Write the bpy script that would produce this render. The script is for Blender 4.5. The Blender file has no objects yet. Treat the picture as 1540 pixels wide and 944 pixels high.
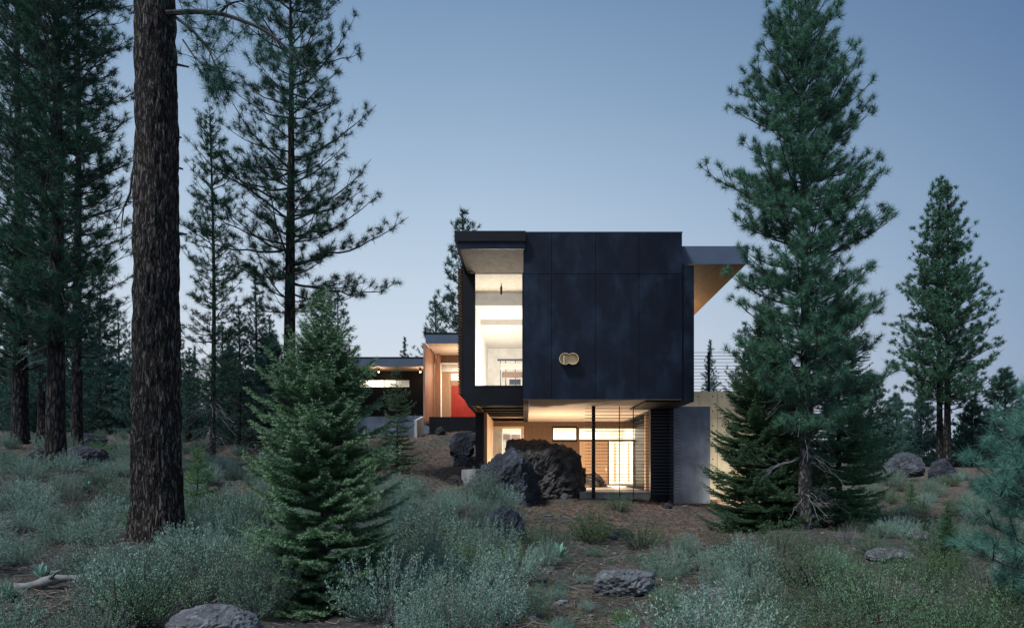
import bpy, math, random
import numpy as np
from mathutils import Vector, noise

R = math.radians
sc = bpy.context.scene
col = sc.collection
F, CX, HY, EYE = 1027.0, 790.0, 697.0, 1.6      # lens in photo pixels, vanishing point, eye height

def W(px, py, Y):
    return np.array([(px-CX)/F*Y, Y, EYE-(py-HY)/F*Y])
def XX(px, Y): return (px-CX)/F*Y
def ZZ(py, Y): return EYE-(py-HY)/F*Y

# ------------------------------------------------------------------ materials
def new_mat(name):
    m = bpy.data.materials.new(name); m.use_nodes = True
    nt = m.node_tree; nt.nodes.clear()
    out = nt.nodes.new('ShaderNodeOutputMaterial')
    return m, nt, out
def N(nt, t, **kw):
    n = nt.nodes.new(t)
    for k, v in kw.items():
        if k.startswith('i_'):
            key = k[2:]
            key = int(key) if key.isdigit() else key.replace('_', ' ')
            n.inputs[key].default_value = v
        else: setattr(n, k, v)
    return n
def L(nt, a, b): nt.links.new(a, b)
def ramp(nt, fac, stops):
    r = nt.nodes.new('ShaderNodeValToRGB')
    e = r.color_ramp.elements
    while len(e) < len(stops): e.new(0.5)
    for el, (p, c) in zip(e, stops):
        el.position = p; el.color = (*c, 1) if len(c) == 3 else c
    L(nt, fac, r.inputs['Fac']); return r
def coords(nt, scale=(1,1,1), kind='Object'):
    tc = N(nt, 'ShaderNodeTexCoord'); mp = N(nt, 'ShaderNodeMapping')
    mp.inputs['Scale'].default_value = scale
    L(nt, tc.outputs[kind], mp.inputs['Vector']); return mp.outputs['Vector']

def mat_noise(name, stops, scale=3, detail=8, rough=0.8, stretch=(1,1,1), bump=0.0, bscale=None, metallic=0.0, spec=0.5, kind='Object', rrange=None, distort=0.0):
    m, nt, out = new_mat(name)
    v = coords(nt, stretch, kind)
    n = N(nt, 'ShaderNodeTexNoise', i_Scale=scale, i_Detail=detail, i_Roughness=0.62, i_Distortion=distort); L(nt, v, n.inputs['Vector'])
    r = ramp(nt, n.outputs['Fac'], stops)
    p = N(nt, 'ShaderNodeBsdfPrincipled', i_Roughness=rough, i_Metallic=metallic)
    p.inputs['Specular IOR Level'].default_value = spec
    L(nt, r.outputs['Color'], p.inputs['Base Color'])
    if rrange:
        mr = N(nt, 'ShaderNodeMapRange', i_1=0.3, i_2=0.7, i_3=rrange[0], i_4=rrange[1])
        L(nt, n.outputs['Fac'], mr.inputs[0]); L(nt, mr.outputs[0], p.inputs['Roughness'])
    if bump:
        b = N(nt, 'ShaderNodeBump', i_Strength=bump, i_Distance=0.02)
        n2 = N(nt, 'ShaderNodeTexNoise', i_Scale=bscale or scale*4, i_Detail=10, i_Roughness=0.7); L(nt, v, n2.inputs['Vector'])
        L(nt, n2.outputs['Fac'], b.inputs['Height']); L(nt, b.outputs['Normal'], p.inputs['Normal'])
    L(nt, p.outputs[0], out.inputs[0]); return m

def mat_leaf(name, stops, rough=0.55, trans=0.14, spec=0.1):
    """foliage: each needle or leaf takes its own tone"""
    m, nt, out = new_mat(name)
    g = N(nt, 'ShaderNodeNewGeometry')
    oi = N(nt, 'ShaderNodeObjectInfo')
    nz = N(nt, 'ShaderNodeTexNoise', i_Scale=1.6, i_Detail=2.0)
    tc = N(nt, 'ShaderNodeTexCoord'); L(nt, tc.outputs['Object'], nz.inputs['Vector'])
    a = N(nt, 'ShaderNodeMath', operation='MULTIPLY', i_1=0.55); L(nt, g.outputs['Random Per Island'], a.inputs[0])
    b = N(nt, 'ShaderNodeMath', operation='MULTIPLY', i_1=0.55); L(nt, nz.outputs['Fac'], b.inputs[0])
    c = N(nt, 'ShaderNodeMath', operation='ADD'); L(nt, a.outputs[0], c.inputs[0]); L(nt, b.outputs[0], c.inputs[1])
    r = ramp(nt, c.outputs[0], stops)
    hv = N(nt, 'ShaderNodeHueSaturation'); L(nt, r.outputs['Color'], hv.inputs['Color'])
    hu = N(nt, 'ShaderNodeMapRange', i_1=0.0, i_2=1.0, i_3=0.47, i_4=0.52); L(nt, oi.outputs['Random'], hu.inputs[0]); L(nt, hu.outputs[0], hv.inputs['Hue'])
    mr = N(nt, 'ShaderNodeMapRange', i_1=0.0, i_2=1.0, i_3=0.65, i_4=1.3); L(nt, oi.outputs['Random'], mr.inputs[0]); L(nt, mr.outputs[0], hv.inputs['Value'])
    p = N(nt, 'ShaderNodeBsdfPrincipled', i_Roughness=rough); p.inputs['Specular IOR Level'].default_value = spec
    L(nt, hv.outputs['Color'], p.inputs['Base Color'])
    t = N(nt, 'ShaderNodeBsdfTranslucent'); L(nt, hv.outputs['Color'], t.inputs['Color'])
    mx = N(nt, 'ShaderNodeMixShader', i_0=trans); L(nt, p.outputs[0], mx.inputs[1]); L(nt, t.outputs[0], mx.inputs[2])
    L(nt, mx.outputs[0], out.inputs[0]); return m

def mat_bark(name, dark, mid, light, vs=10.0, stretch=0.22, bump=1.0, dist=0.03):
    m, nt, out = new_mat(name)
    v = coords(nt, (1, 1, stretch))
    nz = N(nt, 'ShaderNodeTexNoise', i_Scale=vs*0.7, i_Detail=6.0); L(nt, v, nz.inputs['Vector'])
    mixv = N(nt, 'ShaderNodeMix', data_type='VECTOR'); mixv.inputs[0].default_value = 0.12
    L(nt, v, mixv.inputs[4]); L(nt, nz.outputs['Color'], mixv.inputs[5])
    vo = N(nt, 'ShaderNodeTexVoronoi', feature='DISTANCE_TO_EDGE', i_Scale=vs); L(nt, mixv.outputs[1], vo.inputs['Vector'])
    vc = N(nt, 'ShaderNodeTexVoronoi', i_Scale=vs); L(nt, mixv.outputs[1], vc.inputs['Vector'])
    r = ramp(nt, vo.outputs['Distance'], [(0.0, dark), (0.06, dark), (0.22, mid), (0.5, light)])
    n2 = N(nt, 'ShaderNodeTexNoise', i_Scale=vs*6, i_Detail=8.0, i_Roughness=0.7); L(nt, v, n2.inputs['Vector'])
    mc = N(nt, 'ShaderNodeMix', data_type='RGBA', blend_type='MULTIPLY'); mc.inputs[0].default_value = 0.8
    r2 = ramp(nt, n2.outputs['Fac'], [(0.3, (0.35,0.35,0.35)), (0.7, (1.5,1.5,1.5))])
    L(nt, r.outputs['Color'], mc.inputs[6]); L(nt, r2.outputs['Color'], mc.inputs[7])
    mv = N(nt, 'ShaderNodeMix', data_type='RGBA', blend_type='MULTIPLY'); mv.inputs[0].default_value = 0.3
    L(nt, mc.outputs[2], mv.inputs[6]); L(nt, vc.outputs['Color'], mv.inputs[7])
    sat = N(nt, 'ShaderNodeHueSaturation', i_Saturation=0.45, i_Value=1.3)
    L(nt, mv.outputs[2], sat.inputs['Color'])
    nl_ = N(nt, 'ShaderNodeTexNoise', i_Scale=1.3, i_Detail=4.0); L(nt, coords(nt, (1,1,0.35)), nl_.inputs['Vector'])
    rl_ = ramp(nt, nl_.outputs['Fac'], [(0.35, (0.55,0.52,0.52)), (0.65, (1.25,1.12,1.05))])
    ml_ = N(nt, 'ShaderNodeMix', data_type='RGBA', blend_type='MULTIPLY'); ml_.inputs[0].default_value = 1.0
    L(nt, sat.outputs['Color'], ml_.inputs[6]); L(nt, rl_.outputs['Color'], ml_.inputs[7])
    p = N(nt, 'ShaderNodeBsdfPrincipled', i_Roughness=0.9); p.inputs['Specular IOR Level'].default_value = 0.2
    L(nt, ml_.outputs[2], p.inputs['Base Color'])
    h = N(nt, 'ShaderNodeMath', operation='MULTIPLY_ADD', i_1=0.25); L(nt, n2.outputs['Fac'], h.inputs[0])
    hm = N(nt, 'ShaderNodeMapRange', i_1=0.0, i_2=0.25); L(nt, vo.outputs['Distance'], hm.inputs[0]); L(nt, hm.outputs[0], h.inputs[2])
    b = N(nt, 'ShaderNodeBump', i_Strength=bump, i_Distance=dist); L(nt, h.outputs[0], b.inputs['Height'])
    L(nt, b.outputs['Normal'], p.inputs['Normal']); L(nt, p.outputs[0], out.inputs[0]); return m

def mat_rock(name, c0, c1, c2, lichen=(0.16,0.18,0.17), la=0.62, scale=3.0, bump=0.9):
    m, nt, out = new_mat(name)
    v = coords(nt, (1,1,1.6))
    n1 = N(nt, 'ShaderNodeTexNoise', i_Scale=scale, i_Detail=10.0, i_Roughness=0.7, i_Distortion=0.6); L(nt, v, n1.inputs['Vector'])
    r1 = ramp(nt, n1.outputs['Fac'], [(0.3, c0), (0.5, c1), (0.7, c2)])
    n2 = N(nt, 'ShaderNodeTexNoise', i_Scale=scale*1.7, i_Detail=12.0, i_Roughness=0.75); L(nt, v, n2.inputs['Vector'])
    f = N(nt, 'ShaderNodeMapRange', i_1=la, i_2=la+0.1); L(nt, n2.outputs['Fac'], f.inputs[0])
    mx = N(nt, 'ShaderNodeMix', data_type='RGBA'); L(nt, f.outputs[0], mx.inputs[0]); L(nt, r1.outputs['Color'], mx.inputs[6]); mx.inputs[7].default_value = (*lichen, 1)
    p = N(nt, 'ShaderNodeBsdfPrincipled', i_Roughness=0.85); p.inputs['Specular IOR Level'].default_value = 0.3
    L(nt, mx.outputs[2], p.inputs['Base Color'])
    n3 = N(nt, 'ShaderNodeTexNoise', i_Scale=scale*7, i_Detail=12.0, i_Roughness=0.75); L(nt, v, n3.inputs['Vector'])
    vo = N(nt, 'ShaderNodeTexVoronoi', i_Scale=scale*9); L(nt, v, vo.inputs['Vector'])
    ad = N(nt, 'ShaderNodeMath', operation='MULTIPLY_ADD', i_1=0.4); L(nt, vo.outputs['Distance'], ad.inputs[0]); L(nt, n3.outputs['Fac'], ad.inputs[2])
    b = N(nt, 'ShaderNodeBump', i_Strength=bump, i_Distance=0.05); L(nt, ad.outputs[0], b.inputs['Height'])
    L(nt, b.outputs['Normal'], p.inputs['Normal']); L(nt, p.outputs[0], out.inputs[0]); return m

def mat_flat(name, c, rough=0.6, metallic=0.0, emit=None, es=1.0, spec=0.5):
    m, nt, out = new_mat(name)
    v = coords(nt)
    n = N(nt, 'ShaderNodeTexNoise', i_Scale=4.0, i_Detail=6.0); L(nt, v, n.inputs['Vector'])
    r = ramp(nt, n.outputs['Fac'], [(0.3, tuple(x*0.86 for x in c)), (0.7, tuple(min(1, x*1.1) for x in c))])
    p = N(nt, 'ShaderNodeBsdfPrincipled', i_Roughness=rough, i_Metallic=metallic); p.inputs['Specular IOR Level'].default_value = spec
    L(nt, r.outputs['Color'], p.inputs['Base Color'])
    if emit:
        p.inputs['Emission Color'].default_value = (*emit, 1); p.inputs['Emission Strength'].default_value = es
    L(nt, p.outputs[0], out.inputs[0]); return m

def mat_glass(name, refl=0.06):
    m, nt, out = new_mat(name)
    t = N(nt, 'ShaderNodeBsdfTransparent'); g = N(nt, 'ShaderNodeBsdfGlossy', i_Roughness=0.02)
    g.inputs['Color'].default_value = (0.9,0.95,1,1)
    lw = N(nt, 'ShaderNodeLayerWeight', i_Blend=0.12)
    mr = N(nt, 'ShaderNodeMapRange', i_1=0.0, i_2=1.0, i_3=refl, i_4=0.6); L(nt, lw.outputs['Fresnel'], mr.inputs[0])
    mx = N(nt, 'ShaderNodeMixShader'); L(nt, mr.outputs[0], mx.inputs[0]); L(nt, t.outputs[0], mx.inputs[1]); L(nt, g.outputs[0], mx.inputs[2])
    L(nt, mx.outputs[0], out.inputs[0]); return m

def mat_wood(name, a, b, stretch=(14,14,0.7), rough=0.6, bump=0.2):
    return mat_noise(name, [(0.3, a), (0.7, b)], scale=2.0, detail=10, rough=rough, stretch=stretch, bump=bump, bscale=5)

def mat_concrete(name, a, b, holes=True):
    m, nt, out = new_mat(name)
    v = coords(nt)
    n = N(nt, 'ShaderNodeTexNoise', i_Scale=1.1, i_Detail=9.0, i_Roughness=0.65, i_Distortion=0.4); L(nt, v, n.inputs['Vector'])
    r = ramp(nt, n.outputs['Fac'], [(0.3, a), (0.7, b)])
    v2 = coords(nt, (1,1,0.25)); n2 = N(nt, 'ShaderNodeTexNoise', i_Scale=6.0, i_Detail=8.0); L(nt, v2, n2.inputs['Vector'])
    r2 = ramp(nt, n2.outputs['Fac'], [(0.3, (0.7,0.7,0.7)), (0.65, (1.08,1.08,1.08))])
    mx = N(nt, 'ShaderNodeMix', data_type='RGBA', blend_type='MULTIPLY'); mx.inputs[0].default_value = 0.7
    L(nt, r.outputs['Color'], mx.inputs[6]); L(nt, r2.outputs['Color'], mx.inputs[7])
    p = N(nt, 'ShaderNodeBsdfPrincipled', i_Roughness=0.7); L(nt, mx.outputs[2], p.inputs['Base Color'])
    n3 = N(nt, 'ShaderNodeTexNoise', i_Scale=25.0, i_Detail=8.0); L(nt, v, n3.inputs['Vector'])
    bp = N(nt, 'ShaderNodeBump', i_Strength=0.25, i_Distance=0.01); L(nt, n3.outputs['Fac'], bp.inputs['Height'])
    L(nt, bp.outputs['Normal'], p.inputs['Normal']); L(nt, p.outputs[0], out.inputs[0]); return m

M = {}
M['steel'] = mat_noise('patinated_steel', [(0.30, (0.002,0.003,0.007)), (0.5, (0.004,0.008,0.018)), (0.74, (0.015,0.027,0.052))], scale=1.1, detail=9, stretch=(1.6,1,0.9), spec=0.22, rrange=(0.34,0.55), bump=0.06, bscale=14, distort=0.1)
M['steel_dark'] = mat_noise('dark_steel', [(0.3, (0.003,0.0035,0.005)), (0.7, (0.009,0.010,0.014))], scale=2, rough=0.5, spec=0.22)
M['slat'] = mat_flat('slat_steel', (0.05,0.06,0.085), rough=0.5)
M['fascia'] = mat_noise('fascia_metal', [(0.3, (0.060,0.085,0.135)), (0.7, (0.085,0.115,0.175))], scale=1.5, rough=0.55)
M['soffit_wood'] = mat_wood('soffit_wood', (0.30,0.17,0.08), (0.46,0.28,0.14), stretch=(9,0.5,9))
M['soffit_grey'] = mat_noise('soffit_board', [(0.3, (0.16,0.14,0.115)), (0.7, (0.25,0.22,0.18))], scale=6, rough=0.8, stretch=(1,0.6,1), bump=0.1)
M['plaster'] = mat_noise('soffit_plaster', [(0.3, (0.60,0.49,0.40)), (0.7, (0.68,0.57,0.47))], scale=2.5, rough=0.75, bump=0.05)
M['white'] = mat_flat('white_plaster', (0.78,0.75,0.68), rough=0.7)
M['board'] = mat_noise('ceiling_board', [(0.3, (0.50,0.46,0.38)), (0.7, (0.68,0.63,0.54))], scale=9, rough=0.8)
M['beam_grey'] = mat_flat('grey_beam', (0.42,0.40,0.36), rough=0.7)
M['wood'] = mat_wood('cedar_boards', (0.26,0.125,0.075), (0.47,0.25,0.16))
M['wood_pale'] = mat_wood('pale_wood', (0.50,0.33,0.20), (0.66,0.46,0.30))
M['wood_brown'] = mat_wood('brown_wood', (0.09,0.05,0.027), (0.16,0.09,0.05))
M['curtain'] = mat_flat('curtain_cloth', (0.80,0.75,0.66), rough=0.9)
M['red'] = mat_noise('red_paint', [(0.3, (0.50,0.035,0.022)), (0.7, (0.62,0.05,0.03))], scale=2, rough=0.5)
M['concrete_blue'] = mat_concrete('grey_concrete', (0.06,0.085,0.135), (0.19,0.235,0.325))
M['concrete_warm'] = mat_concrete('warm_concrete', (0.30,0.28,0.225), (0.44,0.41,0.33))
M['concrete_pale'] = mat_concrete('pale_concrete', (0.34,0.33,0.32), (0.46,0.44,0.41))
M['brass'] = mat_flat('brass', (0.78,0.56,0.30), rough=0.32, metallic=0.55)
M['brass_dark'] = mat_flat('shaded_brass', (0.74,0.52,0.28), rough=0.45, metallic=0.4)  # darker than the rim so the plate colour carries the ring's inner shading
M['glass'] = mat_glass('window_glass')
M['lamp'] = mat_flat('lit_lamp', (0.9,0.8,0.6), emit=(1.0,0.62,0.30), es=14)
M['bark_big'] = mat_bark('pine_bark', (0.016,0.012,0.012), (0.085,0.070,0.064), (0.15,0.126,0.118), vs=26.0, stretch=0.2, bump=1.0, dist=0.03)
M['bark'] = mat_bark('tree_bark', (0.010,0.009,0.009), (0.045,0.038,0.036), (0.095,0.082,0.078), vs=12.0, stretch=0.3, dist=0.03)
M['bark_grey'] = mat_bark('grey_bark', (0.035,0.034,0.033), (0.10,0.10,0.10), (0.17,0.17,0.165), vs=16.0, stretch=0.4, dist=0.02)
M['deadwood'] = mat_noise('dead_wood', [(0.3, (0.09,0.088,0.088)), (0.7, (0.24,0.235,0.235))], scale=8, rough=0.9)
M['pale_twig'] = mat_noise('pale_twig', [(0.3, (0.11,0.11,0.11)), (0.7, (0.27,0.27,0.27))], scale=8, rough=0.9)
M['dark_twig'] = mat_noise('dark_twig', [(0.3, (0.012,0.011,0.011)), (0.7, (0.035,0.032,0.032))], scale=8, rough=0.9)
M['twig'] = mat_noise('twig_bark', [(0.3, (0.025,0.021,0.020)), (0.7, (0.06,0.053,0.05))], scale=8, rough=0.9)
M['pine'] = mat_leaf('pine_needles', [(0.1, (0.018,0.055,0.036)), (0.5, (0.052,0.130,0.082)), (0.95, (0.15,0.30,0.18))])
M['pine_dark'] = mat_leaf('dark_pine_needles', [(0.1, (0.012,0.044,0.033)), (0.5, (0.034,0.100,0.070)), (0.95, (0.09,0.20,0.14))])
M['pine_blue'] = mat_leaf('blue_pine_needles', [(0.1, (0.03,0.085,0.065)), (0.5, (0.065,0.16,0.115)), (0.95, (0.14,0.27,0.195))])
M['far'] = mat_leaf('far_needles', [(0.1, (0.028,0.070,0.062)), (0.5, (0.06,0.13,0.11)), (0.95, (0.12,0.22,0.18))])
M['fir'] = mat_leaf('fir_needles', [(0.1, (0.024,0.066,0.034)), (0.5, (0.066,0.15,0.072)), (0.95, (0.17,0.30,0.15))])
M['fir_tip'] = mat_leaf('young_fir_needles', [(0.1, (0.18,0.29,0.16)), (0.5, (0.31,0.47,0.27)), (0.95, (0.48,0.64,0.41))])
M['fir_mid'] = mat_leaf('pale_fir_needles', [(0.1, (0.06,0.14,0.09)), (0.5, (0.10,0.21,0.135)), (0.95, (0.17,0.31,0.20))])
M['sage'] = mat_leaf('sage_leaves', [(0.1, (0.05,0.10,0.078)), (0.5, (0.155,0.24,0.185)), (0.95, (0.34,0.46,0.37))], rough=0.7)
M['sage_dark'] = mat_leaf('bitterbrush_leaves', [(0.1, (0.04,0.08,0.045)), (0.5, (0.085,0.15,0.08)), (0.95, (0.18,0.28,0.15))], rough=0.7)
M['green'] = mat_leaf('green_leaves', [(0.1, (0.05,0.105,0.045)), (0.5, (0.10,0.18,0.075)), (0.95, (0.18,0.29,0.13))], rough=0.6)
M['mule'] = mat_leaf('broad_leaves', [(0.1, (0.10,0.20,0.16)), (0.5, (0.18,0.31,0.24)), (0.95, (0.28,0.42,0.33))], rough=0.6)
M['dry'] = mat_leaf('dry_litter', [(0.1, (0.075,0.055,0.042)), (0.5, (0.17,0.13,0.105)), (0.95, (0.34,0.29,0.25))], rough=0.9, trans=0.05)
M['straw'] = mat_leaf('pine_straw', [(0.1, (0.085,0.048,0.03)), (0.5, (0.19,0.115,0.075)), (0.95, (0.32,0.21,0.15))], rough=0.9, trans=0.05)
M['grass'] = mat_leaf('grass_blades', [(0.1, (0.04,0.085,0.035)), (0.5, (0.08,0.15,0.06)), (0.95, (0.15,0.24,0.11))], rough=0.7)
M['rock'] = mat_rock('lava_rock', (0.008,0.009,0.013), (0.036,0.040,0.052), (0.11,0.125,0.155), la=0.64, lichen=(0.20,0.225,0.25), scale=2.2)
M['rock_brown'] = mat_rock('brown_lava_rock', (0.013,0.012,0.012), (0.062,0.057,0.055), (0.16,0.145,0.137), la=0.72, lichen=(0.13,0.12,0.11), scale=2.6)
M['rock_grey'] = mat_rock('grey_rock', (0.05,0.052,0.058), (0.11,0.115,0.125), (0.20,0.21,0.225), la=0.55, lichen=(0.25,0.26,0.27), scale=3.5, bump=0.6)

M['rock_mid'] = mat_rock('mid_rock', (0.02,0.021,0.026), (0.065,0.07,0.082), (0.14,0.15,0.17), la=0.60, lichen=(0.19,0.205,0.215), scale=2.5)
# ground
def ground_material():
    m, nt, out = new_mat('forest_soil')
    v = coords(nt)
    n1 = N(nt, 'ShaderNodeTexNoise', i_Scale=0.55, i_Detail=6.0, i_Roughness=0.6); L(nt, v, n1.inputs['Vector'])
    n2 = N(nt, 'ShaderNodeTexNoise', i_Scale=9.0, i_Detail=12.0, i_Roughness=0.78); L(nt, v, n2.inputs['Vector'])
    ra = ramp(nt, n2.outputs['Fac'], [(0.32, (0.035,0.027,0.024)), (0.5, (0.11,0.082,0.067)), (0.68, (0.23,0.18,0.155))])
    rb = ramp(nt, n2.outputs['Fac'], [(0.32, (0.028,0.030,0.026)), (0.5, (0.065,0.068,0.06)), (0.68, (0.15,0.15,0.14))])
    f = N(nt, 'ShaderNodeMapRange', i_1=0.42, i_2=0.58); L(nt, n1.outputs['Fac'], f.inputs[0])
    so_ = N(nt, 'ShaderNodeSeparateXYZ'); L(nt, v, so_.inputs[0]); ny_ = N(nt, 'ShaderNodeMapRange', i_1=15.5, i_2=12.0, i_3=0.0, i_4=0.75); L(nt, so_.outputs['Y'], ny_.inputs[0])
    fa_ = N(nt, 'ShaderNodeMath', operation='ADD', use_clamp=True); L(nt, f.outputs[0], fa_.inputs[0]); L(nt, ny_.outputs[0], fa_.inputs[1]); f = fa_
    mx = N(nt, 'ShaderNodeMix', data_type='RGBA'); L(nt, f.outputs[0], mx.inputs[0]); L(nt, ra.outputs['Color'], mx.inputs[6]); L(nt, rb.outputs['Color'], mx.inputs[7])
    p = N(nt, 'ShaderNodeBsdfPrincipled', i_Roughness=0.95); p.inputs['Specular IOR Level'].default_value = 0.15
    L(nt, mx.outputs[2], p.inputs['Base Color'])
    n3 = N(nt, 'ShaderNodeTexNoise', i_Scale=22.0, i_Detail=12.0, i_Roughness=0.8); L(nt, v, n3.inputs['Vector'])
    b = N(nt, 'ShaderNodeBump', i_Strength=0.9, i_Distance=0.05); L(nt, n3.outputs['Fac'], b.inputs['Height'])
    L(nt, b.outputs['Normal'], p.inputs['Normal']); L(nt, p.outputs[0], out.inputs[0]); return m
M['ground'] = ground_material()

# ------------------------------------------------------------------ mesh builder
class MB:
    def __init__(s): s.v = []; s.f = []; s.m = []; s.n = 0
    def add(s, v, f, mi=0):
        v = np.asarray(v, dtype=np.float32).reshape(-1, 3); f = np.asarray(f, dtype=np.int64)
        s.v.append(v); s.f.append(f + s.n); s.m.append(mi); s.n += len(v)
    def box(s, x0, x1, y0, y1, z0, z1, mi=0):
        v = [(x0,y0,z0),(x1,y0,z0),(x1,y1,z0),(x0,y1,z0),(x0,y0,z1),(x1,y0,z1),(x1,y1,z1),(x0,y1,z1)]
        s.add(v, [(0,3,2,1),(4,5,6,7),(0,1,5,4),(1,2,6,5),(2,3,7,6),(3,0,4,7)], mi); return s
    def tube(s, pts, rad, sides=6, mi=0, cap=True):
        pts = np.asarray(pts, float); rad = np.broadcast_to(np.asarray(rad, float), (len(pts),))
        t = np.gradient(pts, axis=0); t /= (np.linalg.norm(t, axis=1, keepdims=True)+1e-9)
        ref = np.array([0,0,1.0]) if abs(t[:,2]).mean() < 0.8 else np.array([1.0,0,0])
        u = np.cross(t, ref); u /= (np.linalg.norm(u, axis=1, keepdims=True)+1e-9); w = np.cross(t, u)
        a = np.arange(sides)*2*math.pi/sides
        ring = pts[:,None,:] + rad[:,None,None]*(np.cos(a)[None,:,None]*u[:,None,:] + np.sin(a)[None,:,None]*w[:,None,:])
        n = len(pts); i = np.arange(n-1)[:,None]*sides; j = np.arange(sides)[None,:]; k = (j+1) % sides
        f = np.stack([i+j, i+k, i+sides+k, i+sides+j], -1).reshape(-1, 4)
        s.add(ring.reshape(-1,3), f, mi)
        if cap:
            b = s.n - n*sides
            s.f.append(np.array([[b+x for x in range(sides)][::-1]])); s.m.append(mi)
            s.f.append(np.array([[b+(n-1)*sides+x for x in range(sides)]])); s.m.append(mi)
        return s
    def needles(s, base, d, ln, w, mi=0, rng=None):
        """one thin triangle per row: base point, direction, length, width"""
        base = np.asarray(base); n = len(base)
        r = rng.normal(size=(n,3)); u = np.cross(d, r); u /= (np.linalg.norm(u, axis=1, keepdims=True)+1e-9)
        ln = np.broadcast_to(ln, (n,))[:,None]; w = np.broadcast_to(w, (n,))[:,None]
        v = np.stack([base-u*w/2, base+u*w/2, base+d*ln], 1).reshape(-1,3)
        s.add(v, np.arange(n*3).reshape(-1,3), mi)
    def leaves(s, base, d, ln, w, mi=0, rng=None):
        """one diamond per row"""
        n = len(base); r = rng.normal(size=(n,3)); u = np.cross(d, r); u /= (np.linalg.norm(u, axis=1, keepdims=True)+1e-9)
        ln = np.broadcast_to(ln, (n,))[:,None]; w = np.broadcast_to(w, (n,))[:,None]
        v = np.stack([base, base+d*ln*0.55+u*w/2, base+d*ln, base+d*ln*0.55-u*w/2], 1).reshape(-1,3)
        s.add(v, np.arange(n*4).reshape(-1,4), mi)
    def mesh(s, name, mats, smooth=False):
        me = bpy.data.meshes.new(name)
        v = np.concatenate(s.v); me.vertices.add(len(v)); me.vertices.foreach_set('co', v.astype(np.float32).ravel())
        lt = np.concatenate([np.full(len(f), f.shape[1]) for f in s.f]); lv = np.concatenate([f.ravel() for f in s.f])
        mi = np.concatenate([np.full(len(f), m) for f, m in zip(s.f, s.m)])
        me.loops.add(len(lv)); me.loops.foreach_set('vertex_index', lv.astype(np.int32))
        me.polygons.add(len(lt)); me.polygons.foreach_set('loop_start', np.concatenate([[0], np.cumsum(lt)[:-1]]).astype(np.int32))
        me.polygons.foreach_set('material_index', mi.astype(np.int32))
        me.polygons.foreach_set('use_smooth', np.full(len(lt), smooth))
        for m in mats if isinstance(mats, (list, tuple)) else [mats]: me.materials.append(m)
        me.update(calc_edges=True); return me
    def build(s, name, mats, parent=None, smooth=False, loc=None):
        o = bpy.data.objects.new(name, s.mesh(name, mats, smooth)); col.objects.link(o)
        if parent: o.parent = parent
        if loc is not None: o.location = [float(c) for c in loc]
        return o

def tag(o, label=None, cat=None, group=None, kind=None):
    if label: o['label'] = label
    if cat: o['category'] = cat
    if group: o['group'] = group
    if kind: o['kind'] = kind
    return o
def empty(name, loc=(0,0,0), rz=0):
    o = bpy.data.objects.new(name, None); col.objects.link(o); o.location = [float(c) for c in loc]; o.rotation_euler.z = rz
    o.empty_display_size = 0.2; return o
def pb(x0, x1, y0, y1, Y, th, mi=0, mb=None):
    """a box whose front face at distance Y spans those photo measures, th thick"""
    mb = mb or MB()
    mb.box(XX(x0,Y), XX(x1,Y), Y, Y+th, ZZ(y1,Y), ZZ(y0,Y), mi); return mb

# ------------------------------------------------------------------ terrain
CP = []
def cp(px, py, Y): w = W(px, py, Y); CP.append((w[0], w[1], w[2]))
for px, py, Y in [(235,806,9.5), (480,915,7.3), (80,706,15), (30,668,20), (112,690,19), (435,690,19), (320,712,21), (597,706,16.5),
                  (680,650,31.5), (645,655,30), (650,678,27), (640,706,23), (625,735,19), (700,733,19.5), (660,760,15),
                  (893,750,20), (1060,757,20), (1130,768,19), (790,768,18.3), (850,752,19.6), (940,890,8.8), (1210,797,14), (1130,832,12.6),
                  (1370,722,31), (1420,703,33), (1300,760,22), (1500,775,19), (1385,812,16), (1500,880,9), (150,880,8.0), (700,850,10), (900,800,14), (350,770,13),
                  (560,660,27), (450,655,32), (250,652,34), (60,650,34), (1060,800,16), (1200,760,22), (520,655,36)]:
    cp(px, py, Y)
for x in (-8,-4,0,4,8): CP.append((x, 4.0, EYE-1.55)); CP.append((x, -4.0, EYE-1.6)); CP.append((x, -30.0, EYE-1.6))
for x, y, z in [(-60,60,3.6), (-30,60,3.8), (-15,45,3.6), (0,60,3.2), (20,60,1.6), (50,60,1.2), (-60,25,2.6), (-30,20,2.0), (40,20,0.4), (60,40,0.8), (-80,120,5), (0,140,5), (80,140,3), (-20,8,0.9), (20,8,0.2), (-150,30,3), (150,30,1)]:
    CP.append((x, y, z))
CP = np.array(CP)
def sm(a, b, x): t = np.clip((x-a)/(b-a), 0, 1); return t*t*(3-2*t)
HX0, HX1, HY0, HY1 = -1.42, 11.5, 20.0, 44.0
def ground_base(x, y):
    x = np.asarray(x, float); y = np.asarray(y, float)
    dx = x[...,None]-CP[:,0]; dy = y[...,None]-CP[:,1]
    d = np.sqrt(dx*dx+dy*dy)+0.3
    # local slope aware inverse distance weights
    w = 1.0/d**3.2
    z = (w*CP[:,2]).sum(-1)/w.sum(-1)
    inside = sm(HX0-0.22, HX0, x)*(1-sm(HX1, HX1+0.6, x))*sm(HY0-0.3, HY0+0.6, y)*(1-sm(HY1, HY1+1, y))
    return z*(1-inside) + (EYE-1.16)*inside
def ground_noise(x, y, s=1.0):
    v = noise.noise((x*0.5, y*0.5, 3.1))*0.16 + noise.noise((x*1.7, y*1.7, 7.7))*0.06 + noise.noise((x*5, y*5, 1.7))*0.022
    return v*s
def ground(x, y):
    ins = (HX0-0.3 < x < HX1) and (HY0-0.5 < y < HY1)
    return float(ground_base(x, y)) + (0 if ins else ground_noise(x, y))
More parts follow.
